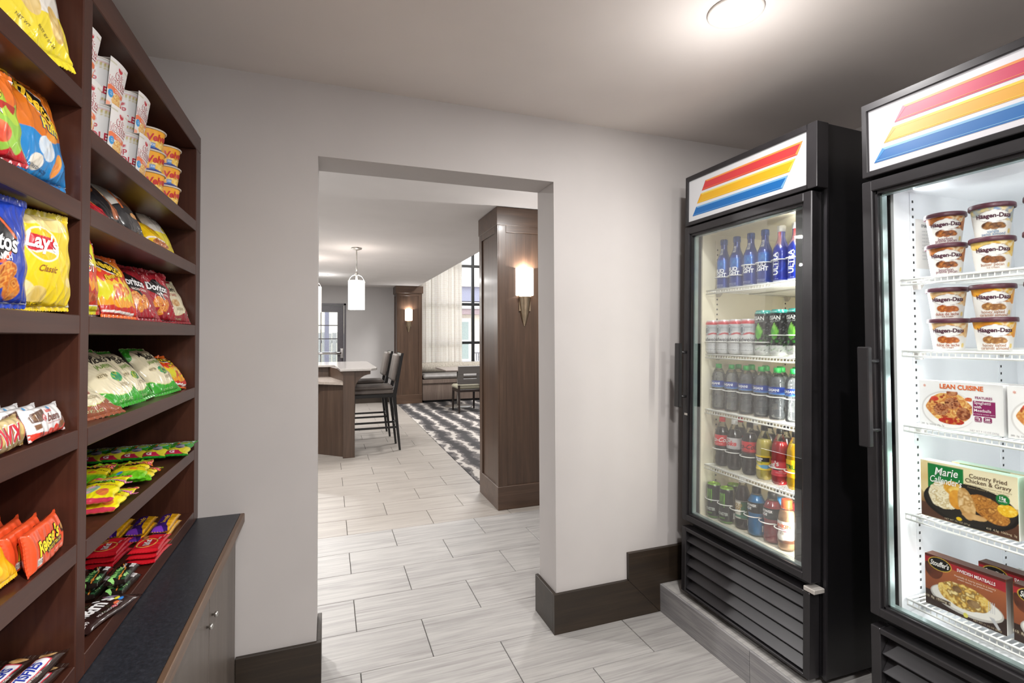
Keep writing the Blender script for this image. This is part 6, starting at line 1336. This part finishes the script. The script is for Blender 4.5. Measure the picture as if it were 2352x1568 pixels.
for i, (x, y, z, r, q, sd) in enumerate(((-.500, -.560, .995, 4, 'lower of the front pair', 82), (-.508, -.570, .016+.992, 8, 'upper of the front pair', 83), (-.590, -.59, .995, -2, 'lower of the rear pair', 84), (-.598, -.58, .016+.992, 6, 'upper of the rear pair', 85))):
    snack_bag(f'yellow and green sour candy bag, {q}, fifth right shelf', lying(x, y, z+.010, r, 3 if i % 2 else 0), .090, .155, .013, so, sot, '8ccc28', sd, GSo, .8, 'candy bag', nu=54)
wm = [('fill', 'f2e41c'), ('rect', 0, .94, 1, 1, 'd84a6a'), ('rect', 0, .0, 1, .10, 'c83a54'), ('blob', .35, .35, .20, .13, ['e88ab0', '8ad0a0', 'f4b0c8'], 60, 3), ('blob', .7, .25, .16, .10, ['e8883c', 'd85a54'], 60, 4), ('poly', [(.2, .60), (.3, .78), (.62, .74), (.6, .58)], '1c1810')]
for i, (x, y, z, r, q, sd) in enumerate(((-.500, -.800, 1.000, 0, 'lower', 86), (-.506, -.800, 1.022, 4, 'upper', 87))):
    snack_bag(f'{q} yellow and pink sour candy bag lying by the divider, fifth right shelf', lying(x, y, z+.002, r, 3*i), .085, .165, .013, wm, [('SOUR', .40, .67, .13, '7cc828', 0, .05, 0, '1c1810'), ('watermelon', .70, .72, .09, 'e88ab0', 0, .04, .2, '3a2020'), ('SOFT & CHEWY', .5, .48, .05, 'b8304a')], 'f0dc20', sd, 'yellow and pink sour candy bags', .6, 'candy bag', nu=54)

# right bay, bottom shelf
def flat_bar(x, y, z, rot): return Matrix.Translation((x, y, z)) @ Matrix.Rotation(math.radians(rot), 4, 'Z') @ frame_m((0, 0, 0), 0, 90, 0, 0)
cr = [('fill', '3a1c6e'), ('poly', [(.0, .0), (1, .0), (1, .42), (.9, .45), (.55, .40), (.25, .30), (.12, .12), (0, .10)], 'eeb018'), ('poly', [(.03, .30), (.18, .55), (.14, .9), (.02, .95)], '7a3cb8'), ('rect', 0, .0, 1, .04, 'f0b41c')]
crt = [('Caramello', .56, .62, .28, 'f0b83a', 0, .02, .3)]
GC = 'purple and yellow caramel chocolate bars on the bottom right shelf'
cp = None
for i, (x, y) in enumerate(((-.490, -.262), (-.556, -.262), (-.622, -.26))):
    for j in (0, 1):
        m = flat_bar(x+.024, y+.004*j, .7755+.0195*j, 2*j) 
        lb = f"{('lower', 'upper')[j]} purple and yellow caramel bar of the {('right', 'middle', 'left')[i]} pair, bottom right shelf"
        if cp is None: cp = candy_bar('chocolate_bar', lb, m, .165, .050, .0098, cr, crt, 91, GC, 'chocolate bar', back=[('fill', 'eeb018')], end=.06, pw=.12)
        else: c = copy_tree(cp); c.matrix_world = m; c['label'] = lb
kk = [('fill', 'd01f2c'), ('ell', .42, .56, .27, .36, 'e8c860'), ('ell', .42, .56, .25, .325, 'd01f2c'), ('blob', .74, .78, .12, .12, ['8a4a24', 'c88a54', '5a2c18'], 60, 3), ('rect', 0, .0, 1, .05, 'b81828')]
kkt = [('KitKat', .42, .56, .24, 'f4f2f0', 6, .02, .15, '8a0c18', .40), ('210 CAL', .64, .22, .08, 'f0e0e0', 0, .02), ('NET WT 1.5 OZ', .8, .1, .05, 'f0e0e0')]
kp = None
for i, (x, y) in enumerate(((-.482, -.462), (-.582, -.452))):
    for j in range(3):
        m = flat_bar(x+.036+.001*j, y+.003*j, .7725+.0145*j, -3+2*j)
        lb = f"{('lowest', 'middle', 'topmost')[j]} red wafer bar of the {('right', 'left')[i]} stack of three, bottom right shelf"
        if kp is None: kp = candy_bar('chocolate_bar', lb, m, .135, .074, .0070, kk, kkt, 92, 'red wafer bars on the bottom right shelf', 'chocolate bar', end=.06, pw=.10)
        else: c = copy_tree(kp); c.matrix_world = m; c['label'] = lb
mw = [('fill', '1e1512'), ('poly', [(.12, .40), (.60, .40), (.66, .88), (.14, .88)], '2a5a38'), ('poly', [(.10, .30), (.6, .36), (.85, .70), (.82, .74), (.58, .42), (.10, .36)], 'd8883a'), ('rect', .66, .06, .90, .30, 'd8d4d4'), ('rect', .10, .02, .48, .24, '264a2e'), ('blob', .2, .35, .05, .08, ['e09a4c', 'c87a2c'], 60, 3)]
mwt = [('MilkyWay', .37, .64, .32, '9adc7c', 0, .04, .3), ('MIDNIGHT', .70, .55, .12, 'e8e4e0'), ('Milky', .29, .13, .16, 'a8e08c', 0, .03, .3)]
mp_ = None
for i, (x, y) in enumerate(((-.482, -.668), (-.537, -.668), (-.592, -.66), (-.647, -.66))):
    for j in (0, 1):
        m = flat_bar(x+.021, y+.004*j, .7775+.0245*j, -4+5*j)
        lb = f"{('lower', 'upper')[j]} dark green-lettered bar of the {('first', 'second', 'third', 'fourth')[i]} pair from the shelf edge, bottom right shelf"
        if mp_ is None: mp_ = candy_bar('chocolate_bar', lb, m, .118, .044, .0122, mw, mwt, 93, 'dark green-lettered bars on the bottom right shelf', 'chocolate bar', end=.08, pw=.22)
        else: c = copy_tree(mp_); c.matrix_world = m; c['label'] = lb
mk = [('fill', '2e1c1a'), ('ell', .30, .72, .045, .05, 'f0e040'), ('ell', .25, .66, .0, .0, '2e1c1a'), ('blob', .90, .6, .10, .25, ['8a2a3c', 'a8a8c8', '7a4a5a'], 30, 3), ('ell', .80, .36, .04, .05, 'f0e040'), ('ell', .80, .26, .04, .05, '3a86d8'), ('ell', .70, .24, .04, .05, 'e8744c'), ('ell', .62, .18, .04, .05, 'd84a5c')]
candy_bar('candy_bag', 'dark brown milk chocolate candy bag with big white letters near the divider, bottom right shelf', flat_bar(-.446, -.815, .7755, -18), .165, .095, .0098, mk, [("m&m's", .48, .60, .42, 'f4f2f2', 0, .05, .0, None, .62), ('MILK CHOCOLATE', .52, .16, .07, 'e8e0e0'), ('240', .12, .2, .10, 'e8e0e0')], 94, 'brown candy bags on the bottom right shelf', 'candy bag', end=.08, pw=.4)
# drop prototypes that were never placed
for t in protos:
    if not t.get('_used'):
        for ch in list(t.children): bpy.data.objects.remove(ch)
        bpy.data.objects.remove(t)
for o in bpy.data.objects:
    if '_used' in o: del o['_used']
